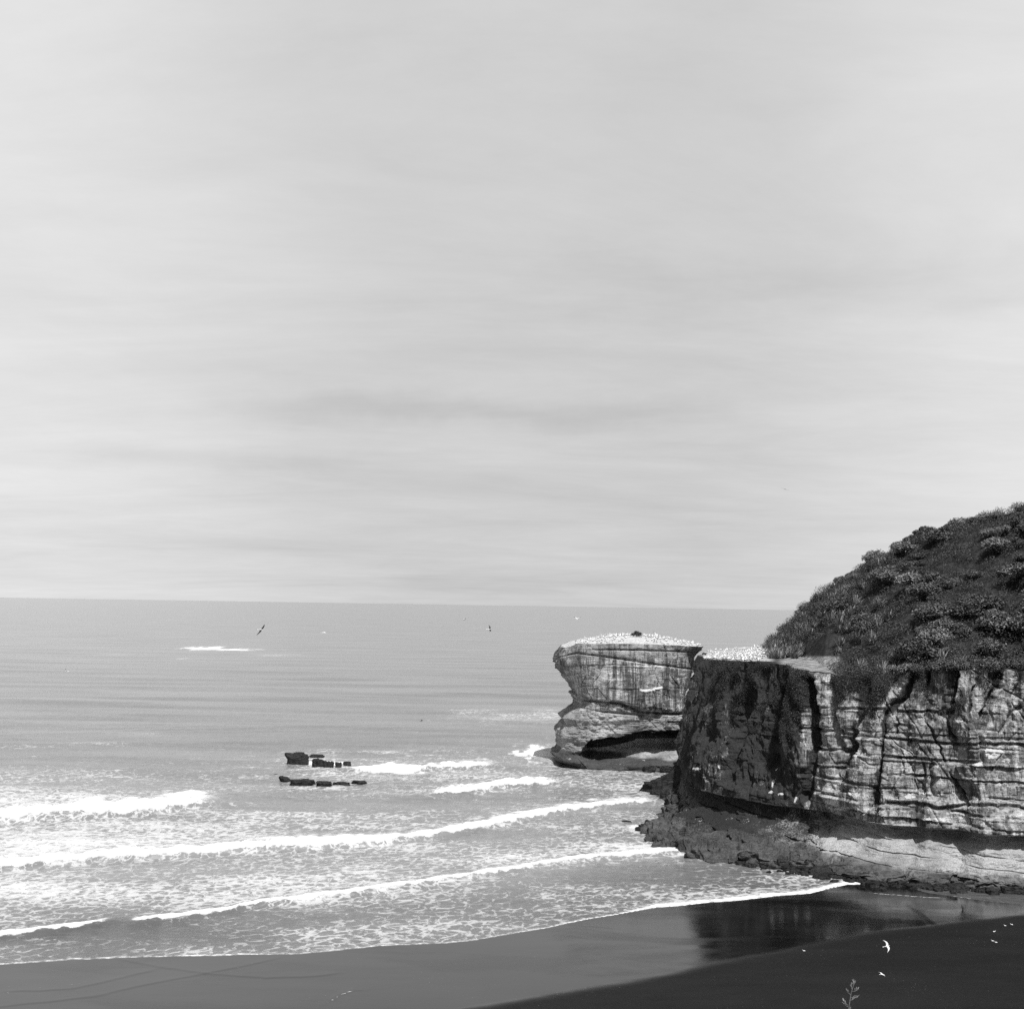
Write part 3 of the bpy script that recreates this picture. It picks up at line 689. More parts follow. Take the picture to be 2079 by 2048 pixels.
    for j, t in enumerate(tr):
        i = nl + len(wt_) + j
        q = Te + (SP[:, :2] - Te) * t
        f = sst(t, TS * .5, 1.0) * .35 + .65 * np.clip((t - TS) / (1 - TS), 0, 1) ** .78
        z = zt + (SP[:, 2] - zt) * f + (fbm(q[:, 0] * .12, q[:, 1] * .12, seed=190) - .5) * 2.2 * sst(f, 0, .2) * (1 - sst(t, .9, 1)) + (fbm(q[:, 0] * .5, q[:, 1] * .5, seed=191) - .5) * .35 * sst(t, 0, .06)
        V[i, :, :2] = q; V[i, :, 2] = z
        px, py = proj(V[i])
        bare[i] = np.clip(sst(px, 1570, 1600) * sst(-px, -1720, -1690) * sst(py, 1330, 1335), 0, 1)
        gua[i] = sst(px, 1415, 1428) * sst(-px, -1580, -1555) * sst(-q[:, 1], -330, -320) * (q[:, 1] > 225)
        dark[i] = 0
    isoil = nl + len(wt_) - 6
    stk_ = np.zeros_like(dark); stk_[nl:nl + len(wt_)] = .9
    att = dict(streak=stk_, dark=np.clip(dark, 0, 1), guano=np.clip(gua, 0, 1), smoothrock=smo, wet=wet, bare=bare)
    f = gridf(nr, len(S))
    f = f[:, ::-1]
    rowid = f[:, 0] // len(S)
    mi = (rowid >= nl + len(wt_) - 2).astype(int)
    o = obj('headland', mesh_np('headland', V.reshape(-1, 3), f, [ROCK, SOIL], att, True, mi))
    tag(o, 'tall layered sandstone headland above the dark beach', kind='structure')
    return V[nl + len(wt_):], S, seg, V[nl:nl + len(wt_)], N
TOPG, HS, HSEG, WALLG, HN = build_headland()

# ------------------------------------------------------------------ sea stack
SY = 311.0
def zx(px, py): p = D(px, py, SY); return p[0], p[2]
def build_stack():
    Lpx = [(1150, 1575), (1152, 1557), (1128, 1548), (1122, 1538), (1133, 1526), (1139, 1512), (1134, 1502), (1136, 1488), (1145, 1472), (1139, 1461), (1153, 1448), (1170, 1438), (1174, 1430), (1169, 1414), (1164, 1397), (1156, 1384), (1145, 1366), (1137, 1346), (1136, 1330), (1136, 1322), (1143, 1314), (1149, 1311)]
    Rpx = [(1452, 1575), (1450, 1557), (1448, 1540), (1440, 1520), (1430, 1500), (1420, 1480), (1405, 1462), (1398, 1446), (1396, 1430), (1400, 1412), (1406, 1390), (1411, 1370), (1414, 1340), (1418, 1330), (1429, 1320), (1436, 1311), (1439, 1308)]
    L = np.array([zx(*p) for p in Lpx]); Rr = np.array([zx(*p) for p in Rpx])
    zt = 25.6
    nz = 330; zs = np.linspace(-2, zt, nz)
    xl = np.interp(zs, L[:, 1], L[:, 0]); xr = np.interp(zs, Rr[:, 1], Rr[:, 0])
    th = np.linspace(0, 2 * np.pi, 1400, endpoint=False)
    # denser at the seen side
    th = th - 0.35 * np.sin(th + np.pi / 2) if False else th
    ex = 0.42
    ct, st = np.cos(th), np.sin(th)
    ux = np.sign(ct) * np.abs(ct) ** ex; uy = np.sign(st) * np.abs(st) ** ex
    nx_, ny_ = ct, st
    depth = 13.0; yc = SY + 13.0
    V = np.zeros((nz, len(th), 3)); dark = np.zeros((nz, len(th))); gua = np.zeros_like(dark); smo = np.zeros_like(dark); wet = np.zeros_like(dark); stk = np.zeros_like(dark)
    front = sst(-st, .15, .5)
    px_ = None
    for i, z in enumerate(zs):
        cx = (xl[i] + xr[i]) / 2; hw = (xr[i] - xl[i]) / 2
        x = cx + hw * ux; yy = yc + depth * uy
        S = x * 1.0
        side = 1 - front
        Sd = np.where(front > .5, x, yy)
        # arched hollow at the foot
        cp, _ = proj(np.stack([x, np.full_like(x, SY), np.full_like(x, z)], -1))
        ceil = np.interp(cp, [1175, 1200, 1230, 1280, 1340, 1400, 1450], [3.0, 5.6, 6.6, 7.1, 8.1, 8.0, 7.6]) + 1.1 * (fbm(x * .35, o=3, seed=201) - .5) + .5 * (cell(x * .45, seed=202) - .5)
        flo = np.interp(cp, [1175, 1220, 1260, 1300, 1400], [2.6, 2.5, 3.3, 4.6, 4.9])
        hol = front * sst(cp, 1172, 1205) * (1 - sst(z, ceil - .12, ceil + .12))
        inw = 6.5 * hol * sst(z, flo - 3.4, flo + .7) 
        ledge = 1.9 * front * (1 - sst(z, 1.0, 2.3)) * (1 if z > -.5 else 1)
        # benches: upper body stands proud over a thin shadow gap near z 14
        gap = np.interp(cp, [1170, 1260, 1300, 1400], [14.2, 13.7, 12.0, 11.4])
        d = .8 * sst(z, gap - .1, gap + .25) - 1.0 * np.exp(-((z - gap) / .30) ** 2) * sst(fbm(x * .12, 5, seed=206), .3, .45)
        g2 = np.interp(cp, [1170, 1300, 1400], [12.2, 11.2, 10.8]); d = d - .8 * np.exp(-((z - g2) / .22) ** 2) * sst(vn(x * .2, 8, seed=207), .3, .5)
        d = d - .7 * np.exp(-((z - 23.4 + .012 * (cp - 1200)) / .16) ** 2) * sst(vn(x * .12, 9, seed=208), .35, .5) - .6 * np.exp(-((z - 24.4) / .14) ** 2) * sst(cp, 1190, 1220)
        d = d + strata(Sd, z, 210, dip=.0, amp=.5, levels=[5, 9.4, 16.8, 21.6], ck=.25) * (1 - .6 * sst(-z, -11, -9)) * (1 - .2 * sst(hol, .2, .8)) + (fbm(x * .6, z * 1.1, o=4, seed=216) - .5) * 1.3 * (1 - sst(z, 12, 14)) + (cell(x * .3 + .3 * z, z * .5, seed=217) - .5) * .5 * (1 - sst(z, 11, 12))
        d = d + (fbm(Sd * .12, z * .03, o=2, seed=214) - .5) * 2.6 + (fbm(Sd * .5, z * .02, o=4, seed=215) - .5) * 2.2 * sst(z, 13, 15)
        d = d - inw + ledge
        # tilted slab corner at the upper left
        V[i, :, 0] = x + nx_ * side * (d * .35 + .9 * (cell(z * .8, seed=240) - .5) + 1.3 * (fbm(z * .9, yy * .3, o=3, seed=241) - .5)); V[i, :, 1] = yy + np.where(st < 0, -1, 1) * np.abs(ny_) ** .5 * d
        V[i, :, 2] = z + 0 * x
        # the top rises to the middle
        V[i, :, 2] += sst(z, 20, zt) * (np.interp(cp, [1136, 1150, 1172, 1230, 1300, 1380, 1431], [-1.6, -.7, .35, .55, .55, .35, .1]) - .0)
        wl_ = np.interp(cp, [1120, 1160, 1230, 1290, 1400], [3.5, 3.3, 2.9, 2.2, 1.8]); wet[i] = 1 - sst(z + .8 * (fbm(x * .5, z, seed=220) - .5), wl_ - .2, wl_ + .5)
        smo[i] = (1 - sst(z, 11.0, 12.5)) * .65
        dark[i] = .25 * sst(fbm(x * .8, z * .12, o=3, seed=222), .5, .7) * sst(z, 14, 16) + .8 * hol * sst(z, flo + .5, flo + 1.5) + .35 * sst(z, 10.3, 10.9) * (1 - sst(z, 11.4, 11.9)) * sst(cp, 1270, 1310)  # inside of the hollow darkened: its shade is painted in
        dark[i] = dark[i] + .35 * sst(-nx_, .75, .95)  # left-facing side darker, painted shade
        stk[i] = sst(z, gap - .5, gap + .5) * (1 - sst(z, 22.6, 23.6)) * (.6 + .4 * sst(cp, 1200, 1260)) + .4 * (1 - sst(z, 10, 12)) * sst(z, 8, 9)
        zl_ = np.interp(cp, [1297, 1310, 1345], [zx(1297, 1398)[1], zx(1310, 1401)[1], zx(1345, 1394)[1]]); lb_ = front * sst(cp, 1296, 1300) * (1 - sst(cp, 1342, 1346))
        V[i, :, 1] -= .9 * lb_ * (1 - sst(z, zl_ - .1, zl_ + .1)) * sst(z, zl_ - 6.0, zl_ - 3.0)
        gua[i] = .9 * lb_ * np.exp(-((z - zl_) / .28) ** 2) + .30 * np.exp(-((z - gap + .55) / .25) ** 2) + .28 * sst(vn(x * .7, z * 1.1, seed=224), .78, .9)
    # cap
    ring = V[-1]; c = ring.mean(0); c[2] = zt + 2.4
    caps = []
    for t in np.linspace(0, 1, 60)[1:]:
        q = ring + (c - ring) * t
        q[:, 2] = ring[:, 2] + (c[2] - ring[:, 2]) * (1 - (1 - t) ** 2) * .85 + .25 * (fbm(q[:, 0] * .4, q[:, 1] * .4, seed=230) - .5)
        caps.append(q)
    CAP = np.array(caps)
    A = np.concatenate([V, CAP]); k = len(CAP)
    pad = lambda a, v: np.concatenate([a, np.full((k, a.shape[1]), v)])
    f = gridf(len(A), len(th), True)
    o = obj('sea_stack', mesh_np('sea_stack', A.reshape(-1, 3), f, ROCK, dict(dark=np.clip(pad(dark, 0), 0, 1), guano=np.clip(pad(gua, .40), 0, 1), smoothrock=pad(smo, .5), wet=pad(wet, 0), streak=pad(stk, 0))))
    tag(o, 'flat topped sandstone sea stack with an arched hollow at its foot', 'sea stack')
    return CAP
CAPG = build_stack()

# ------------------------------------------------------------------ rocks
def rock_mesh(name, sx, sy, sz, seed, blocky=.5, n=56, mat=DROCK, tilt=0.0):
    u = np.linspace(0, 2 * np.pi, n * 2, endpoint=False); w_ = np.linspace(-np.pi / 2, np.pi / 2, n)
    U, W = np.meshgrid(u, w_)
    e = blocky
    f = lambda a, p: np.sign(a) * np.abs(a) ** p
    x = f(np.cos(W), e) * f(np.cos(U), e); y = f(np.cos(W), e) * f(np.sin(U), e); z = f(np.sin(W), e)
    d = 1 + .55 * (fbm(x * 1.3 + seed, y * 1.3, z * 1.3, o=4, seed=seed) - .5) * 2.0 + .10 * (cell(x * 1.7 + y * .9 + seed, y * 1.6 - x * .8 + z * .5, z * 1.9 + x * .6, seed=seed + 2) - .5) + .16 * (fbm(x * 5, y * 5, z * 7, o=3, seed=seed + 4) - .5)
    v = np.stack([x * d * sx, y * d * sy, z * d * sz + tilt * x * sz], -1).reshape(-1, 3)
    fcs = gridf(n, n * 2, True)
    return mesh_np(name, v, fcs, mat, smooth=True)
def rock(px, py, wpx, hpx, label, seed, cat='rock', group=None, blocky=.62, tilt=0.0, depth=.7, dome=.0, name='sea_rock', z0=0.0):
    """px,py: middle of its waterline in the photo; wpx,hpx: size as seen"""
    c = P(px, py, z0); sc = c[1] / FPX
    sx, sz = wpx * sc / 2, hpx * sc * .95
    o = obj(name, rock_mesh(name, sx, max(sx * depth, .5), sz, seed, blocky, tilt=tilt), loc=(c[0], c[1] + max(sx * depth, .5) * .8, z0 + sz * .08))
    tag(o, label, cat, group)
    return o
G1, G2 = 'dark rocks awash in the surf beyond the breakers', 'low dark rocks of the nearer reef'
rock(602, 1550, 42, 18, 'largest black rock in the surf, square block at the left end of the farther reef', 41, group=G1, blocky=.40, tilt=-.16)
rock(641, 1538, 26, 6, 'low flat black rock just behind the gap beside the big square block', 42, group=G1, blocky=.5)
rock(645, 1557, 24, 15, 'rounded black rock second from the left in the farther reef', 43, group=G1, blocky=.4)
rock(667, 1559, 17, 11, 'small black rock with water pouring down, middle of the farther reef', 44, group=G1, blocky=.35)
rock(686, 1558, 12, 9, 'small black rock second from the right end of the farther reef', 45, group=G1, blocky=.4)
rock(704, 1553, 14, 6, 'smallest black rock closing the right end of the farther reef', 46, group=G1, blocky=.5)
rock(577, 1585, 20, 7, 'small tilted black rock at the left end of the nearer reef', 47, group=G2, tilt=-.5)
rock(613, 1592, 44, 8, 'long flat black rock in the middle of the nearer reef', 48, group=G2, blocky=.35)
rock(657, 1594, 28, 6, 'broken black rock right of the long flat one in the nearer reef', 49, group=G2, blocky=.5)
rock(692, 1592, 34, 3.5, 'thin awash rock at the right of the nearer reef', 50, group=G2)
rock(728, 1590, 26, 4.5, 'low dark rock furthest right in the nearer reef', 51, group=G2)
#rock(822, 1597, 20, 2, 'awash rock alone in the foam right of the nearer reef', 52, group=G2)
rock(550, 1574, 26, 2.4, 'thin awash rock ahead of the nearer reef, furthest left', 53, group=G2)
G3 = 'black rocks between the sea stack and the headland'
rock(1285, 1562, 26, 4, 'low rock in foam before the right foot of the sea stack', 54, group=G3)
rock(1318, 1564, 22, 7, 'pointed low rock in foam near the channel', 55, group=G3)
rock(1352, 1565, 18, 8, 'sharp small rock in foam beside the dark channel ledge', 56, group=G3)
rock(1332, 1616, 26, 12, 'jagged small rock below the tip of the black ledge', 57, group=G3, blocky=.6)
rock(1388, 1625, 92, 52, 'big black shelf rock in the shade at the left foot of the headland', 58, group=G3, blocky=.5, depth=.5)
rock(1352, 1610, 96, 26, 'long black tongue of rock reaching into the channel foam', 59, group=G3, blocky=.5, depth=.25)
rock(1408, 1638, 42, 44, 'black boulder wedged under the headland nose', 60, group=G3, blocky=.5)
G4 = 'dark ledge rocks along the foot of the headland'
rock(1325, 1688, 66, 16, 'smooth dark slab at the seaward tip of the rock platform', 61, group=G4, blocky=.5, depth=.35)
rock(1390, 1708, 60, 10, 'second smooth slab behind the seaward tip of the platform', 62, group=G4, blocky=.5, depth=.3)
rock(1273, 1669, 18, 3, 'tiny awash rock off the seaward tip of the platform', 63, group=G4)
rock(1438, 1724, 12, 3, 'tiny rock in white water beside the platform edge', 64, group=G4)
rock(1505, 1737, 60, 13, 'dark hump rock where the wave line meets the platform', 65, group=G4, depth=.4)
rock(1610, 1765, 60, 17, 'rough dark boulder at the middle of the cliff foot', 66, group=G4, depth=.4)
rock(1700, 1778, 90, 16, 'wide weedy rock at the cliff foot beside the end of the wave', 67, group=G4, depth=.35)
rock(1800, 1785, 70, 20, 'angular dark boulder at the cliff foot right of the wave', 68, group=G4, depth=.4, blocky=.5)
rock(1950, 1813, 32, 5, 'lone flat dark rock lying on the wet sand', 69, group=G4)
# rubble along the foot
def rubble():
    vs, fs = [], []; n0 = 0
    rg = np.random.default_rng(5)
    base = rock_mesh('tmp', 1, 1, 1, 3, .5, n=8); nv = len(base.vertices)
    co = np.zeros(nv * 3); base.vertices.foreach_get('co', co); co = co.reshape(-1, 3)
    fc = np.array([p.vertices[:] for p in base.polygons])
    for i in range(900):
        px = rg.uniform(1500, 2130); py = np.interp(px, [1400, 1530, 1640, 1760, 1900, 2079, 2150], [1735, 1752, 1768, 1786, 1797, 1805, 1808]) + rg.normal(0, 4.5)
        p = P(px, py, .1); s = rg.uniform(.12, .5) * (1 if rg.random() < .85 else 1.8)
        a = rg.uniform(0, 6.3); c_, s_ = math.cos(a), math.sin(a)
        q = co * np.array([s * rg.uniform(.8, 1.5), s, s * rg.uniform(.5, .9)])
        q = q @ np.array([[c_, -s_, 0], [s_, c_, 0], [0, 0, 1]]) + p
        vs.append(q); fs.append(fc + n0); n0 += nv
    bpy.data.meshes.remove(base)
    o = obj('beach_rubble', mesh_np('beach_rubble', np.concatenate(vs), np.concatenate(fs), DROCK, smooth=False))
    tag(o, 'dark broken rubble strewn along the foot of the cliff', 'rubble', kind='stuff')
rubble()

# ------------------------------------------------------------------ plants
def leaves_np(P0, Nn, size, rg, asp=2.0, jit=.8):
    """diamond leaves at P0, roughly facing Nn"""
    n = len(P0)
    nn = Nn + rg.normal(0, jit, (n, 3)); nn /= np.linalg.norm(nn, axis=1)[:, None]
    a = np.cross(nn, rg.normal(0, 1, (n, 3))); a /= np.linalg.norm(a, axis=1)[:, None]
    b = np.cross(nn, a)
    L = (size * rg.uniform(.6, 1.3, n))[:, None]; W = L / asp
    v = np.stack([P0 - a * L / 2, P0 + b * W / 2 - nn * W * .15, P0 + a * L / 2, P0 - b * W / 2 + nn * W * .15], 1).reshape(-1, 3)
    f = np.arange(n * 4).reshape(-1, 4)
    return v, f
def shrub_meshes(seed, nleaf=3200, size=.22, mat=LEAF):
    rg = np.random.default_rng(seed)
    nl = rg.integers(13, 20)
    cs = []; 
    for i in range(nl):
        r = rg.uniform(0, 1) ** .6 * 1.35; a = rg.uniform(0, 6.28)
        cs.append((r * math.cos(a), r * math.sin(a), .55 + .75 * (1 - (r / 1.5) ** 2) * rg.uniform(.6, 1.15), rg.uniform(.38, .72)))
    cs = np.array(cs); k = rg.integers(0, nl, nleaf)
    d = rg.normal(0, 1, (nleaf, 3)); d[:, 2] = np.abs(d[:, 2]) * rg.choice([1, 1, 1, -.6], nleaf); d /= np.linalg.norm(d, axis=1)[:, None]
    rad = cs[k, 3] * (1 - .45 * rg.random(nleaf) ** 2.2) * (1 + .10 * rg.normal(0, 1, nleaf))
    p = cs[k, :3] + d * rad[:, None]
    p[:, 2] = np.maximum(p[:, 2], .02)
    v, f = leaves_np(p, d, size, rg)
    fol = mesh_np('foliage', v, f, mat, smooth=False)
    # stems: trunk with limbs to the lobes
    vs, fs = [], []; n0 = 0
    def tube(a, b, r0, r1):
        nonlocal n0
        a, b = np.array(a, float), np.array(b, float); t = b - a; t /= np.linalg.norm(t)
        s = np.cross(t, [0.3, .9, .1]); s /= np.linalg.norm(s); q = np.cross(t, s)
        ang = np.linspace(0, 2 * np.pi, 6, endpoint=False)
        ring = lambda c, r: c + r * (np.cos(ang)[:, None] * s + np.sin(ang)[:, None] * q)
        vs.append(np.concatenate([ring(a, r0), ring((a + b) / 2 + rg.normal(0, .04, 3), (r0 + r1) / 2), ring(b, r1)])); fs.append(gridf(3, 6, True) + n0); n0 += 18
    for c in cs[:8]: tube((rg.normal(0, .06), rg.normal(0, .06), -.3), c[:3], .06, .018)
    stem = mesh_np('stem', np.concatenate(vs), np.concatenate(fs), BARK)
    return fol, stem
def flax_meshes(seed, nb=80, L=1.65):
    rg = np.random.default_rng(seed); vs, fs = [], []; n0 = 0
    for i in range(nb):
        a = rg.uniform(0, 6.28); el = rg.uniform(.55, 1.5); ln = L * rg.uniform(.65, 1.2); wd = rg.uniform(.045, .085)
        d = np.array([math.cos(a) * math.cos(el), math.sin(a) * math.cos(el), math.sin(el)]); p = np.array([rg.normal(0, .22), rg.normal(0, .22), -.05])
        s = np.array([-math.sin(a + .5), math.cos(a + .5), 0.]); pts = []
        bend = rg.uniform(.12, .5); ns = 6
        for k in range(ns + 1):
            wk = wd * (1 - (k / ns) ** 2.2) * (.7 + .6 * min(1, k / 2)) + .002
            pts += [p - s * wk, p + s * wk]
            p = p + d * ln / ns; d = d + np.array([0, 0, -bend * (k + 1) / ns * .8]); d /= np.linalg.norm(d)
        vs.append(np.array(pts)); j = np.arange(ns) * 2
        fs.append(np.stack([j, j + 1, j + 3, j + 2], -1) + n0); n0 += len(pts)
    return mesh_np('blades', np.concatenate(vs), np.concatenate(fs), BLADE, smooth=True)

# hill surface samples (positions with area weights)
TP = TOPG.reshape(-1, 3)
tpx, tpy = proj(TP)
gr0, gr1 = np.gradient(TOPG, axis=0), np.gradient(TOPG, axis=1)
AREA = np.linalg.norm(np.cross(gr0, gr1), axis=-1).reshape(-1)
NRM = np.cross(gr1, gr0).reshape(-1, 3); NRM /= np.linalg.norm(NRM, axis=1)[:, None] + 1e-9; NRM *= np.sign(NRM[:, 2:3] + 1e-9)
VISI = (tpx > 1400) & (tpx < 2230) & (TP[:, 1] < 320)
def inpoly(x, y, poly):
    r = np.zeros(np.shape(x), bool); n = len(poly)
    for i in range(n):
        x1, y1 = poly[i]; x2, y2 = poly[(i + 1) % n]
        c = ((y1 > y) != (y2 > y)) & (x < (x2 - x1) * (y - y1) / (y2 - y1 + 1e-9) + x1)
        r ^= c
    return r
BAREP = [(1500, 1338), (1575, 1334), (1612, 1332), (1628, 1316), (1680, 1290), (1702, 1282), (1712, 1296), (1690, 1330), (1692, 1348), (1700, 1356), (1660, 1364), (1640, 1366), (1560, 1352)]
COLONY = [(1424, 1345), (1440, 1322), (1480, 1312), (1566, 1312), (1566, 1330), (1530, 1347), (1450, 1350)]
is_bare = inpoly(tpx, tpy, BAREP); 
edge_rows = np.repeat(np.arange(TOPG.shape[0]), TOPG.shape[1])
hillmask = VISI & ~is_bare & (tpx > 1562 + 0 * tpy) & ~((tpx < 1700) & (tpy > 1345))
def pick(mask, n, rg):
    idx = np.nonzero(mask)[0]; w_ = AREA[idx] / AREA[idx].sum()
    return rg.choice(idx, n, p=w_, replace=True)
# low scrub: one mass
rg = np.random.default_rng(21)
ci = pick(hillmask, 2100, rg); cr = rg.uniform(.35, 1.0, len(ci)) ** 1.2 * 1.5; cc = TP[ci] + np.c_[np.zeros((len(ci), 2)), cr * .15]
k_ = rg.choice(len(ci), 300000, p=cr ** 2 / (cr ** 2).sum())
d_ = rg.normal(0, 1, (len(k_), 3)); d_[:, 2] = np.abs(d_[:, 2]); d_ /= np.linalg.norm(d_, axis=1)[:, None]
p_ = cc[k_] + d_ * (cr[k_] * (1 - .4 * rg.random(len(k_)) ** 2) * rg.uniform(.9, 1.12, len(k_)))[:, None] * [1.15, 1.15, .95]
v_, f_ = leaves_np(p_, d_, .22, rg, asp=2.2, jit=.7)
i2 = pick(hillmask, 60000, rg); p2 = TP[i2] + rg.normal(0, .25, (len(i2), 3)) * [1, 1, 0]; p2[:, 2] += rg.random(len(i2)) * .4
v2, f2 = leaves_np(p2, np.tile([0, -.2, .6], (len(p2), 1)), .26, rg, asp=2.6, jit=1.0)
f_ = np.concatenate([f_, f2 + len(v_)]); v_ = np.concatenate([v_, v2])
o = obj('hillside_scrub', mesh_np('hillside_scrub', v_, f_, SCRUB, smooth=False)); tag(o, 'dense low dark scrub covering the hill above the cliff', 'scrub', kind='stuff')
# turf on the hill edge and the bare slope
i_ = pick(VISI & (tpx > 1590) & ((tpy < 1345) | (tpx > 1700)), 16000, rg)
p_ = TP[i_] + rg.normal(0, .2, (len(i_), 3)) * [1, 1, 0]; p_[:, 2] += .05
bm_ = inpoly(*proj(p_), BAREP) & (rg.random(len(p_)) < .55)
p_ = p_[~bm_]
v_, f_ = leaves_np(p_, np.tile([0.5, -.5, .1], (len(p_), 1)), .16, rg, asp=5, jit=.9)
o = obj('hill_grass', mesh_np('hill_grass', v_, f_, LEAFP, smooth=False)); tag(o, 'short dry grass on the hillside', 'grass', kind='stuff')

SH = [shrub_meshes(400 + i, mat=(LEAFP if i % 2 else LEAF)) for i in range(6)]
FX = [flax_meshes(500 + i) for i in range(5)]
def poisson(mask, n, dmin, rg, used):
    out = []
    for i in pick(mask, n * 12, rg):
        p = TP[i]
        if all((p[0] - q[0]) ** 2 + (p[1] - q[1]) ** 2 > (dmin * .5 + q[2] * .5) ** 2 for q in used):
            out.append(i); used.append((p[0], p[1], dmin))
            if len(out) >= n: break
    return out
used = []
rg = np.random.default_rng(33)
def where(i):
    t = edge_rows[i] / TOPG.shape[0]
    return 'on the upper slope just under the skyline' if t > .72 else 'on the middle slope of the hill' if t > .34 else 'on the lowest slope just above the cliff edge'
def shrub(p, s, k, label, group=None, name='shrub'):
    e = bpy.data.objects.new(name, None); C.objects.link(e); e.location = p; e.rotation_euler = (0, 0, rg.uniform(0, 6.28)); e.scale = s
    tag(e, label, 'shrub', group)
    obj('foliage', SH[k][0], e); obj('stem', SH[k][1], e)
    return e
def flax(p, s, k, label, group=None):
    e = bpy.data.objects.new('flax_plant', None); C.objects.link(e); e.location = p; e.rotation_euler = (0, 0, rg.uniform(0, 6.28)); e.scale = s
    tag(e, label, 'flax plant', group); obj('blades', FX[k], e)
    return e
# flax is thick on the left shoulder and in bands low on the slope
flaxzone = fbm(TP[:, 0] * .07, TP[:, 1] * .07, o=2, seed=310) + .35 * sst(-tpx, -1720, -1620) + .10 * sst(tpy, 1180, 1300) 
zone_f = hillmask & (flaxzone > .52)
zone_s = hillmask & (flaxzone <= .62) & (fbm(TP[:, 0] * .16 + TP[:, 2] * .05, TP[:, 1] * .10, o=3, seed=312) > .43)
# named ones first
sk = D(1862, 1078, 243)
def ground_at(px, py):
    m = np.argmin(np.where(VISI, (tpx - px) ** 2 + (tpy - py) ** 2 + .0 * TP[:, 1], 1e12)); return TP[m]
for (px, dx_, s) in ((1880, 0, 1.25), (1853, 0, 1.0), (1838, 0, .7)):
    g = D(px, np.interp(px, [1770, 1830, 1900], [1142, 1112, 1082]), 245.); shrub((g[0], g[1], g[2] - .5), (s * 1.15, s, s * 1.05), 0, {1880: 'tall bush standing out on the skyline of the hill', 1853: 'skyline bush left of the tallest one', 1838: 'small leaning bush at the left end of the skyline clump'}[px])
g = ground_at(2013, 1335); shrub((g[0], g[1], g[2]), (1.35, 1.35, 1.35), 1, 'round pale bush above the cliff edge near the right border'); used.append((g[0], g[1], 3))
g = ground_at(1925, 1285); shrub((g[0], g[1], g[2]), (1.5, 1.5, 1.2), 3, 'broad bush in the lower middle of the hill'); used.append((g[0], g[1], 3))
for px, py, s, k in ((1915, 1372, 1.0, 0), (1905, 1360, .9, 2), (1940, 1362, 1.1, 4), (1975, 1352, 1.2, 0), (2012, 1360, 1.1, 2), (1860, 1362, .7, 4), (1790, 1366, .6, 0), (1745, 1365, .6, 2), (1700, 1368, .6, 4), (2060, 1350, .9, 2)):
    g = ground_at(px, py); shrub((g[0], g[1], g[2] - .7 * s), (s, s, s), k, 'dark shrub leaning over the sunlit edge of the cliff', 'shrubs overhanging the cliff edge'); used.append((g[0], g[1], 2))
for i in poisson(zone_s, 225, 1.3, rg, used) + poisson(hillmask & (tpx > 1700), 60, 2.2, rg, used):
    s = rg.choice([.6, .8, 1.0, 1.2, 1.5]) * rg.uniform(.9, 1.1); s *= 1.15; p = TP[i]; s = min(s, .75) if edge_rows[i] > TOPG.shape[0] - 14 else s; shrub((p[0], p[1], p[2] - .2), (s, s, s * rg.uniform(.75, 1.05)), int(rg.integers(0, 6)), 'rounded shrub among others ' + where(i), 'rounded shrubs ' + where(i))
for i in poisson(zone_f, 270, 1.15, rg, used):
    s = rg.uniform(.75, 1.25); p = TP[i]; flax((p[0], p[1], p[2]), (s, s, s), int(rg.integers(0, 5)), 'spiky flax clump among others ' + where(i), 'flax clumps ' + where(i))
# left shoulder clump where the hill meets the colony
for j, (px, py) in enumerate(((1568, 1336), (1580, 1338), (1592, 1336), (1574, 1330), (1586, 1328), (1600, 1334), (1612, 1336), (1606, 1322), (1594, 1318), (1620, 1325), (1582, 1318), (1628, 1332))):
    g = ground_at(px, py); s = 1.15; flax((g[0], g[1], g[2] - .1), (s, s, s * 1.05), j % 5, 'tall flax clump at the low left tip of the hill beside the bird colony', 'tall flax at the left tip of the hill')
for px, py in ((1634, 1240), (1640, 1232), (1715, 1152), (1702, 1160), (1622, 1262)):
    pass
# plants hanging over the left part of the cliff
nW, nS = WALLG.shape[:2]
def cliff_plants():
    rg = np.random.default_rng(61)
    W = WALLG.reshape(-1, 3); wx, wy = proj(W)
    t = np.repeat(np.linspace(0, 1, nW), nS); S = np.tile(HS, nW)
    ph = fbm(S * .28 - W[:, 2] * .12, W[:, 2] * .10, o=4, seed=170)
    nose = 1 - sst(S, HSEG[11], HSEG[11] + 3)
    dens = nose * sst(t + (ph - .5) * 1.6, .55, .95) * sst(ph, .40, .55) + (1 - nose) * sst(t + (ph - .5) * 1.2, .86, 1.02) * sst(ph, .42, .58)
    ok = (wx > 1440) & (wx < 2140) & (W[:, 1] < 275)
    w_ = dens * ok; idx = rg.choice(len(W), 60000, p=w_ / w_.sum())
    nr_ = np.tile(HN, (nW, 1))[idx]
    p = W[idx] + np.c_[nr_ * rg.uniform(-.05, .5, (len(idx), 1)) + rg.normal(0, .12, (len(idx), 2)), rg.normal(0, .15, len(idx))]
    v, f = leaves_np(p, np.c_[nr_, np.full(len(idx), .5)], .19, rg, asp=2.6, jit=.8)
    o = obj('cliff_creepers', mesh_np('cliff_creepers', v, f, SCRUB, smooth=False)); tag(o, 'dark creeping plants hanging over the upper cliff face', 'creepers', kind='stuff')
cliff_plants()
def cap_top(x, y):
    q = CAPG.reshape(-1, 3); return float(q[np.argmin((q[:, 0] - x) ** 2 + (q[:, 1] - y) ** 2), 2])
# low bush on the stack top
cg = D(1292, 1289, SY + 8)
cz_ = cap_top(cg[0], SY + 8)
shrub((cg[0], SY + 8, cz_ - .1), (.78, .7, .75), 0, 'low dark bush alone on top of the sea stack')

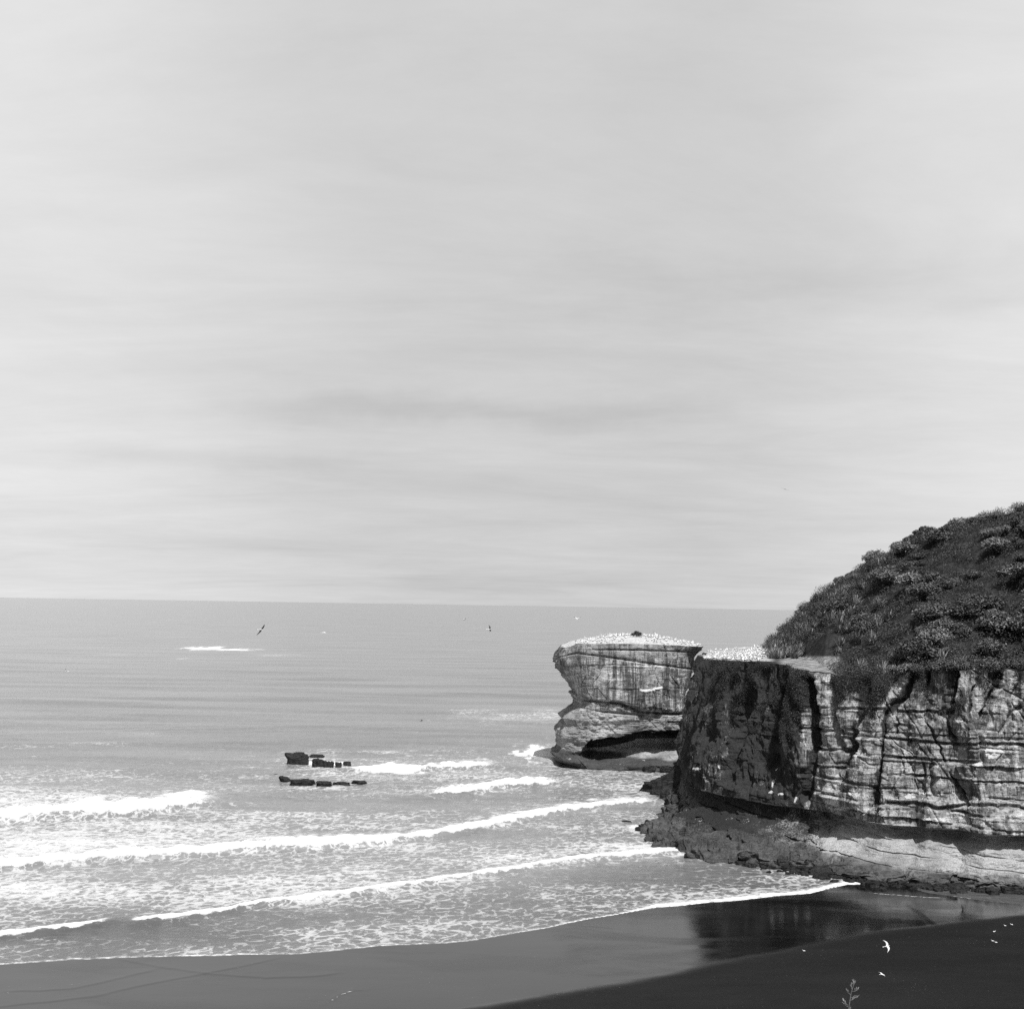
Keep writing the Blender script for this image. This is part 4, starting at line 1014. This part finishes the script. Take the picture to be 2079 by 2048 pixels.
# ------------------------------------------------------------------ birds
def loft(rings, nseg=10):
    """rings: (centre, tangent-ish up vector pair, ry, rz)"""
    ang = np.linspace(0, 2 * np.pi, nseg, endpoint=False); vs = []
    for (c, u, w_, a, b) in rings:
        c, u, w_ = map(lambda q: np.array(q, float), (c, u, w_))
        vs.append(c + a * np.cos(ang)[:, None] * u + b * np.sin(ang)[:, None] * w_)
    return np.concatenate(vs), gridf(len(rings), nseg, True)
def standing_gannet(kind):
    """white body, black wing tips, pale head, pointed beak; about 0.85 m long"""
    tilt = (.75, .25, .95)[kind]
    ax = np.array([math.cos(tilt), 0, math.sin(tilt)]); up = np.array([-math.sin(tilt), 0, math.cos(tilt)]); yv = np.array([0, 1, 0])
    V, F, M = [], [], []; n0 = 0
    def add(v, f, m):
        nonlocal n0
        V.append(v); F.append(f + n0); M.extend([m] * len(f)); n0 += len(v)
    c0 = np.array([0, 0, .20 if kind != 1 else .13])
    prof = [(-.28, .01), (-.22, .06), (-.10, .11), (.05, .125), (.17, .10), (.25, .065), (.30, .05)]
    add(*loft([(c0 + ax * s, yv, up, r, r * .95) for s, r in prof]), 0)
    nb = c0 + ax * .27
    neck = [nb, nb + np.array([.03, 0, .08]), nb + np.array([.05, 0, .16]), nb + np.array([.08, 0, .20]), nb + np.array([.13, 0, .21])]
    add(*loft([(p, yv, (np.array([-.6, 0, .8]) if i > 2 else np.array([1, 0, 0])), r, r) for i, (p, r) in enumerate(zip(neck, (.055, .045, .045, .05, .03)))], 8), 1)
    hd = neck[-1]
    add(*loft([(hd + np.array([s, 0, -.01 * i]), yv, (0, 0, 1), r, r) for i, (s, r) in enumerate(((-.01, .026), (.05, .016), (.11, .002)))], 6), 3)
    # folded wings (white) with black tips, black tail point
    for sgn in (-1, 1):
        w = [(c0 + ax * s + yv * sgn * yy + up * .05, yv, up, .025, h) for s, yy, h in ((.16, .085, .04), (.02, .115, .075), (-.14, .10, .06))]
        add(*loft(w, 8), 0)
        w = [(c0 + ax * s + yv * sgn * yy + up * .05, yv, up, .022, h) for s, yy, h in ((-.13, .10, .062), (-.28, .06, .04), (-.42, .02, .008))]
        add(*loft(w, 8), 2)
        if kind != 1: add(*loft([((.02, sgn * .05, z_), (1, 0, 0), (0, 1, 0), .014, .014) for z_ in (-.02, .14)], 6), 2)
    return mesh_np('gannet', np.concatenate(V), np.concatenate(F), [WHITE, PALE, BLACK, BEAK], smooth=True, midx=M)
GM = [standing_gannet(k) for k in range(3)]
def near_pts(cand, n, dmin, rg):
    out = []
    order = rg.permutation(len(cand))
    for i in order:
        p = cand[i]
        if all((p[0] - q[0]) ** 2 + (p[1] - q[1]) ** 2 > dmin * dmin for q in out): out.append(p)
        if len(out) >= n: break
    return out
rg = np.random.default_rng(71)
cap = CAPG.reshape(-1, 3); cpx, cpy = proj(cap)
st_c = cap[(cpx > 1165) & (cpx < 1424) & (cap[:, 1] < SY + 20)]
hd_c = TP[inpoly(tpx, tpy, COLONY) & (TP[:, 1] < 305)]
st_p = near_pts(st_c, 210, .75, rg); hd_p = near_pts(hd_c, 420, .72, rg)
hd_p.sort(key=lambda q: q[1])
def gannet(p, label, group):
    o = obj('gannet', GM[int(rg.choice([0, 0, 1, 2]))], loc=(p[0], p[1], p[2] + .02)); o.rotation_euler = (0, 0, rg.uniform(0, 6.28)); s = rg.uniform(.95, 1.15); o.scale = (s, s, s)
    return tag(o, label, 'gannet', group)
NS_, NH_ = min(len(st_p), 170), 115
for p in st_p[:NS_]: gannet(p, 'white gannet sitting in the nesting colony on top of the sea stack', 'gannets nesting on the sea stack')
for p in hd_p[:NH_]: gannet(p, 'white gannet sitting in the nesting colony on the headland terrace', 'gannets nesting on the headland terrace')
def gannet_mass(pts):
    vs, fs, ms = [], [], []; n0 = 0; data = []
    for m in GM:
        co = np.zeros(len(m.vertices) * 3); m.vertices.foreach_get('co', co); mi = np.zeros(len(m.polygons), int); m.polygons.foreach_get('material_index', mi)
        data.append((co.reshape(-1, 3), np.array([p.vertices[:] for p in m.polygons]), mi))
    for p in pts:
        co, fc, mi = data[int(rg.choice([0, 0, 1, 2]))]; a = rg.uniform(0, 6.28); c_, s_ = math.cos(a), math.sin(a)
        vs.append(co @ np.array([[c_, -s_, 0], [s_, c_, 0], [0, 0, 1]]).T + p); fs.append(fc + n0); n0 += len(co); ms.append(mi)
    o = obj('gannet_colony', mesh_np('gannet_colony', np.concatenate(vs), np.concatenate(fs), [WHITE, PALE, BLACK, BEAK], midx=np.concatenate(ms)))
    tag(o, 'packed far rows of white gannets on the headland terrace and stack top', 'gannet colony', kind='stuff')
rest = hd_p[NH_:] + st_p[NS_:]
if rest: gannet_mass(rest)

def flying_bird(loc, span, heading, bank, pitch, dihedral, label, wing=(0, 2), body=0, sweep=.25, name='seabird', cat='seabird'):
    """one body with two wings; wing=(inner, outer) material slots"""
    V, F, M = [], [], []; n0 = 0
    def add(v, f, m):
        nonlocal n0
        V.append(v); F.append(f + n0); M.extend(m if isinstance(m, list) else [m] * len(f)); n0 += len(v)
    L = span * .5
    prof = [(-.52, .004), (-.40, .03), (-.2, .065), (0, .085), (.18, .075), (.30, .045), (.38, .04), (.44, .035), (.47, .012), (.56, .003)]
    add(*loft([((s * L, 0, 0), (0, 1, 0), (0, 0, 1), r * L, r * L) for s, r in prof], 10), body)
    for sgn in (-1, 1):
        st_ = []; ns = 9
        for k in range(ns + 1):
            t = k / ns
            y = sgn * span * .5 * (.06 + .94 * t); x = L * (.12 + .16 * math.sin(t * math.pi * .8) - sweep * t * t * 1.2); zz = span * .5 * (dihedral * t - .35 * max(0, t - .45) ** 2)
            ch = L * .195 * (1 - t ** 2.5) * (1 - .25 * t) + .004
            st_.append(((x, y, zz), (1, 0, 0), (0, 0, 1), ch, max(.10 * ch, .004)))
        v, f = loft(st_, 8)
        add(v, f, [wing[0] if (i // 8) < 5 else wing[1] for i in range(len(f))])
    # tail fan
    v = np.array([(-.42 * L, -.03 * L, .0), (-.42 * L, .03 * L, 0), (-.66 * L, .07 * L, 0), (-.66 * L, -.07 * L, 0)]); v2 = v + [0, 0, .012]
    vv = np.concatenate([v, v2]); ff = np.array([(0, 1, 2, 3), (7, 6, 5, 4), (0, 4, 5, 1), (1, 5, 6, 2), (2, 6, 7, 3), (3, 7, 4, 0)]); add(vv, ff, body)
    me = mesh_np(name, np.concatenate(V), np.concatenate(F), [WHITE, PALE, BLACK, BEAK, GREYF], midx=M)
    o = obj(name, me, loc=loc); o.rotation_euler = (bank, pitch, heading)
    return tag(o, label, cat)
D2 = lambda x, y, Y: tuple(D(x, y, Y))
flying_bird(D2(529, 1278, 190), 2.0, R(-40), R(48), R(0), .06, 'black winged gannet gliding tilted over the sea left of centre', wing=(2, 2), body=0)
flying_bird(D2(657, 1284, 240), 1.6, R(10), R(8), 0, .05, 'small white bird gliding right of the black winged one', wing=(0, 2))
flying_bird(D2(137, 1363, 230), 1.5, R(170), R(25), 0, .3, 'small white bird low over the sea near the left border', wing=(0, 2))
flying_bird(D2(943, 1257, 330), 1.6, R(20), R(-20), 0, .1, 'tiny white bird just under the horizon near the middle', wing=(0, 2))
flying_bird(D2(993, 1277, 260), 1.6, R(15), R(50), 0, .35, 'white bodied bird with one dark wing lowered, left of the sea stack', wing=(2, 2))
flying_bird(D2(1172, 1256, 300), 1.6, R(80), R(0), R(-20), .6, 'white bird with raised wings high above the sea stack', wing=(0, 2))
flying_bird(D2(855, 1463, 230), 1.0, R(0), R(10), 0, .3, 'small dark bird skimming the sea beyond the surf', wing=(2, 2), body=2)
flying_bird(D2(1594, 993, 170), 1.0, R(75), R(20), 0, .03, 'grey bird crossing the sky above the hill', wing=(4, 4), body=4)
flying_bird(D2(1331, 1288, 311), 1.7, R(60), R(40), R(-25), .5, 'gannet lifting off the top of the sea stack', wing=(0, 2))
flying_bird(D2(1800, 1920, 105), .9, R(5), R(60), R(-12), .22, 'bright white gull banking over the dark sand', wing=(0, 0), sweep=.42, name='gull', cat='gull')
flying_bird(D2(1790, 1977, 112), .75, R(30), R(15), 0, .12, 'small white gull gliding below the banking one', wing=(0, 4), name='gull', cat='gull')
for k_, (x, y, lab) in enumerate(((2018, 1890, 'white gull on dark sand, alone between two pairs at the right'), (2041, 1878, 'white gull of the upper pair on the dark sand, left one'), (2055, 1876, 'white gull of the upper pair on the dark sand, right one'), (2016, 1909, 'white gull of the lower pair on the dark sand, left one'), (2023, 1912, 'white gull of the lower pair on the dark sand, right one'), (1633, 1929, 'white gull resting alone by the edge of the reflection'))):
    p = P(x, y, .4); p[2] = float(sand_z(np.array([p[0]]), np.array([p[1]]))[0]); p = P(x, y, p[2] + .1)
    o = obj('gull', GM[1], loc=(p[0], p[1], p[2] - .1)); o.scale = (.52, .52, .52); o.rotation_euler = (0, 0, R((10, 200, 160, 185, 170, 190)[k_])); tag(o, lab, 'gull', 'gulls resting on the dark sand')
DKB = standing_gannet(0); DKB.materials.clear()
for m_ in (BLACK, BLACK, BLACK, BEAK): DKB.materials.append(m_)
p = P(1954, 1846, .05); o = obj('oystercatcher', DKB, loc=(p[0], p[1], float(sand_z(np.array([p[0]]), np.array([p[1]]))[0]))); o.scale = (.7, .7, .9); o.rotation_euler = (0, 0, R(100)); tag(o, 'small black wading bird standing on the shining wet sand', 'wading bird')

# ------------------------------------------------------------------ the near bluff and its seed stalk
def near_bluff():
    ys = np.linspace(-12, 26, 70); xs = np.linspace(-30, 40, 90); X, Y = np.meshgrid(xs, ys)
    z = np.interp(Y, [-12, 0, 2.5, 12, 16, 20, 26], [32.4, 32.3, 31.8, 28.2, 24, 8, -1]) + .5 * (fbm(X * .3, Y * .3, seed=601) - .5)
    o = obj('near_bluff', mesh_np('near_bluff', np.stack([X, Y, z], -1).reshape(-1, 3), gridf(70, 90), SOIL, dict(bare=np.zeros(X.size), guano=np.zeros(X.size))))
    tag(o, 'grassy bluff the picture is taken from', kind='structure')
near_bluff()
def tube_np(pts, rad, nseg=7):
    pts = np.array(pts, float); t = np.gradient(pts, axis=0); t /= np.linalg.norm(t, axis=1)[:, None]
    u = np.cross(t, [0.1, 1, .05]); u /= np.linalg.norm(u, axis=1)[:, None]; w_ = np.cross(t, u)
    return loft([(p, a, b, r, r) for p, a, b, r in zip(pts, u, w_, rad)], nseg)
YS = 11.0
def seed_stalk():
    base = D(1702, 2250, YS); base[2] = 28.4
    e = bpy.data.objects.new('flax_stalk', None); C.objects.link(e); e.location = base
    tag(e, 'dry branched seed stalk rising from the bottom edge of the view', 'seed stalk')
    path = [D(x, y, YS) for x, y in ((1719, 2070), (1723, 2048), (1728, 2015), (1731, 2005), (1733, 1998), (1735, 1992))]
    path = [base] + path
    rel = [q - base for q in path]
    v, f = tube_np(rel, [.014, .0040, .0035, .003, .0026, .0022, .0015]); obj('stem', mesh_np('stem', v, f, DRYSTALK), e)
    rg = np.random.default_rng(9)
    # clusters: start on stem -> end, number of pods
    cl = [((1731, 2007), (1734, 1992), 9), ((1730, 2009), (1728, 1997), 5), ((1730, 2012), (1742, 2008), 6), ((1727, 2018), (1718, 2010), 6), ((1727, 2024), (1742, 2024), 5), ((1725, 2030), (1735, 2026), 6), ((1722, 2040), (1710, 2029), 7), ((1722, 2043), (1713, 2037), 5), ((1721, 2048), (1729, 2046), 3)]
    for k_, (a, b, n) in enumerate(cl):
        A_, B_ = D(*a, YS) - base, D(*b, YS + rg.uniform(-.04, .04)) - base
        vs, fs = [], []; n0 = 0
        v, f = tube_np([A_, A_ * .5 + B_ * .5 + [0, 0, -.004], B_], [.0016, .0013, .001], 6); vs.append(v); fs.append(f); n0 = len(v)
        for j in range(n):
            t = .35 + .65 * (j + .5) / n; c = A_ + (B_ - A_) * t
            d = (B_ - A_) / np.linalg.norm(B_ - A_) * .5 + np.array([rg.normal(0, .5), rg.normal(0, .4), .9]); d /= np.linalg.norm(d)
            L = rg.uniform(.016, .03)
            v, f = tube_np([c, c + d * L * .3, c + d * L * .7, c + d * L], [.0010, .0030, .0026, .0005], 6); vs.append(v); fs.append(f + n0); n0 += len(v)
        obj('seed_cluster', mesh_np('seed_cluster', np.concatenate(vs), np.concatenate(fs), POD), e)
seed_stalk()
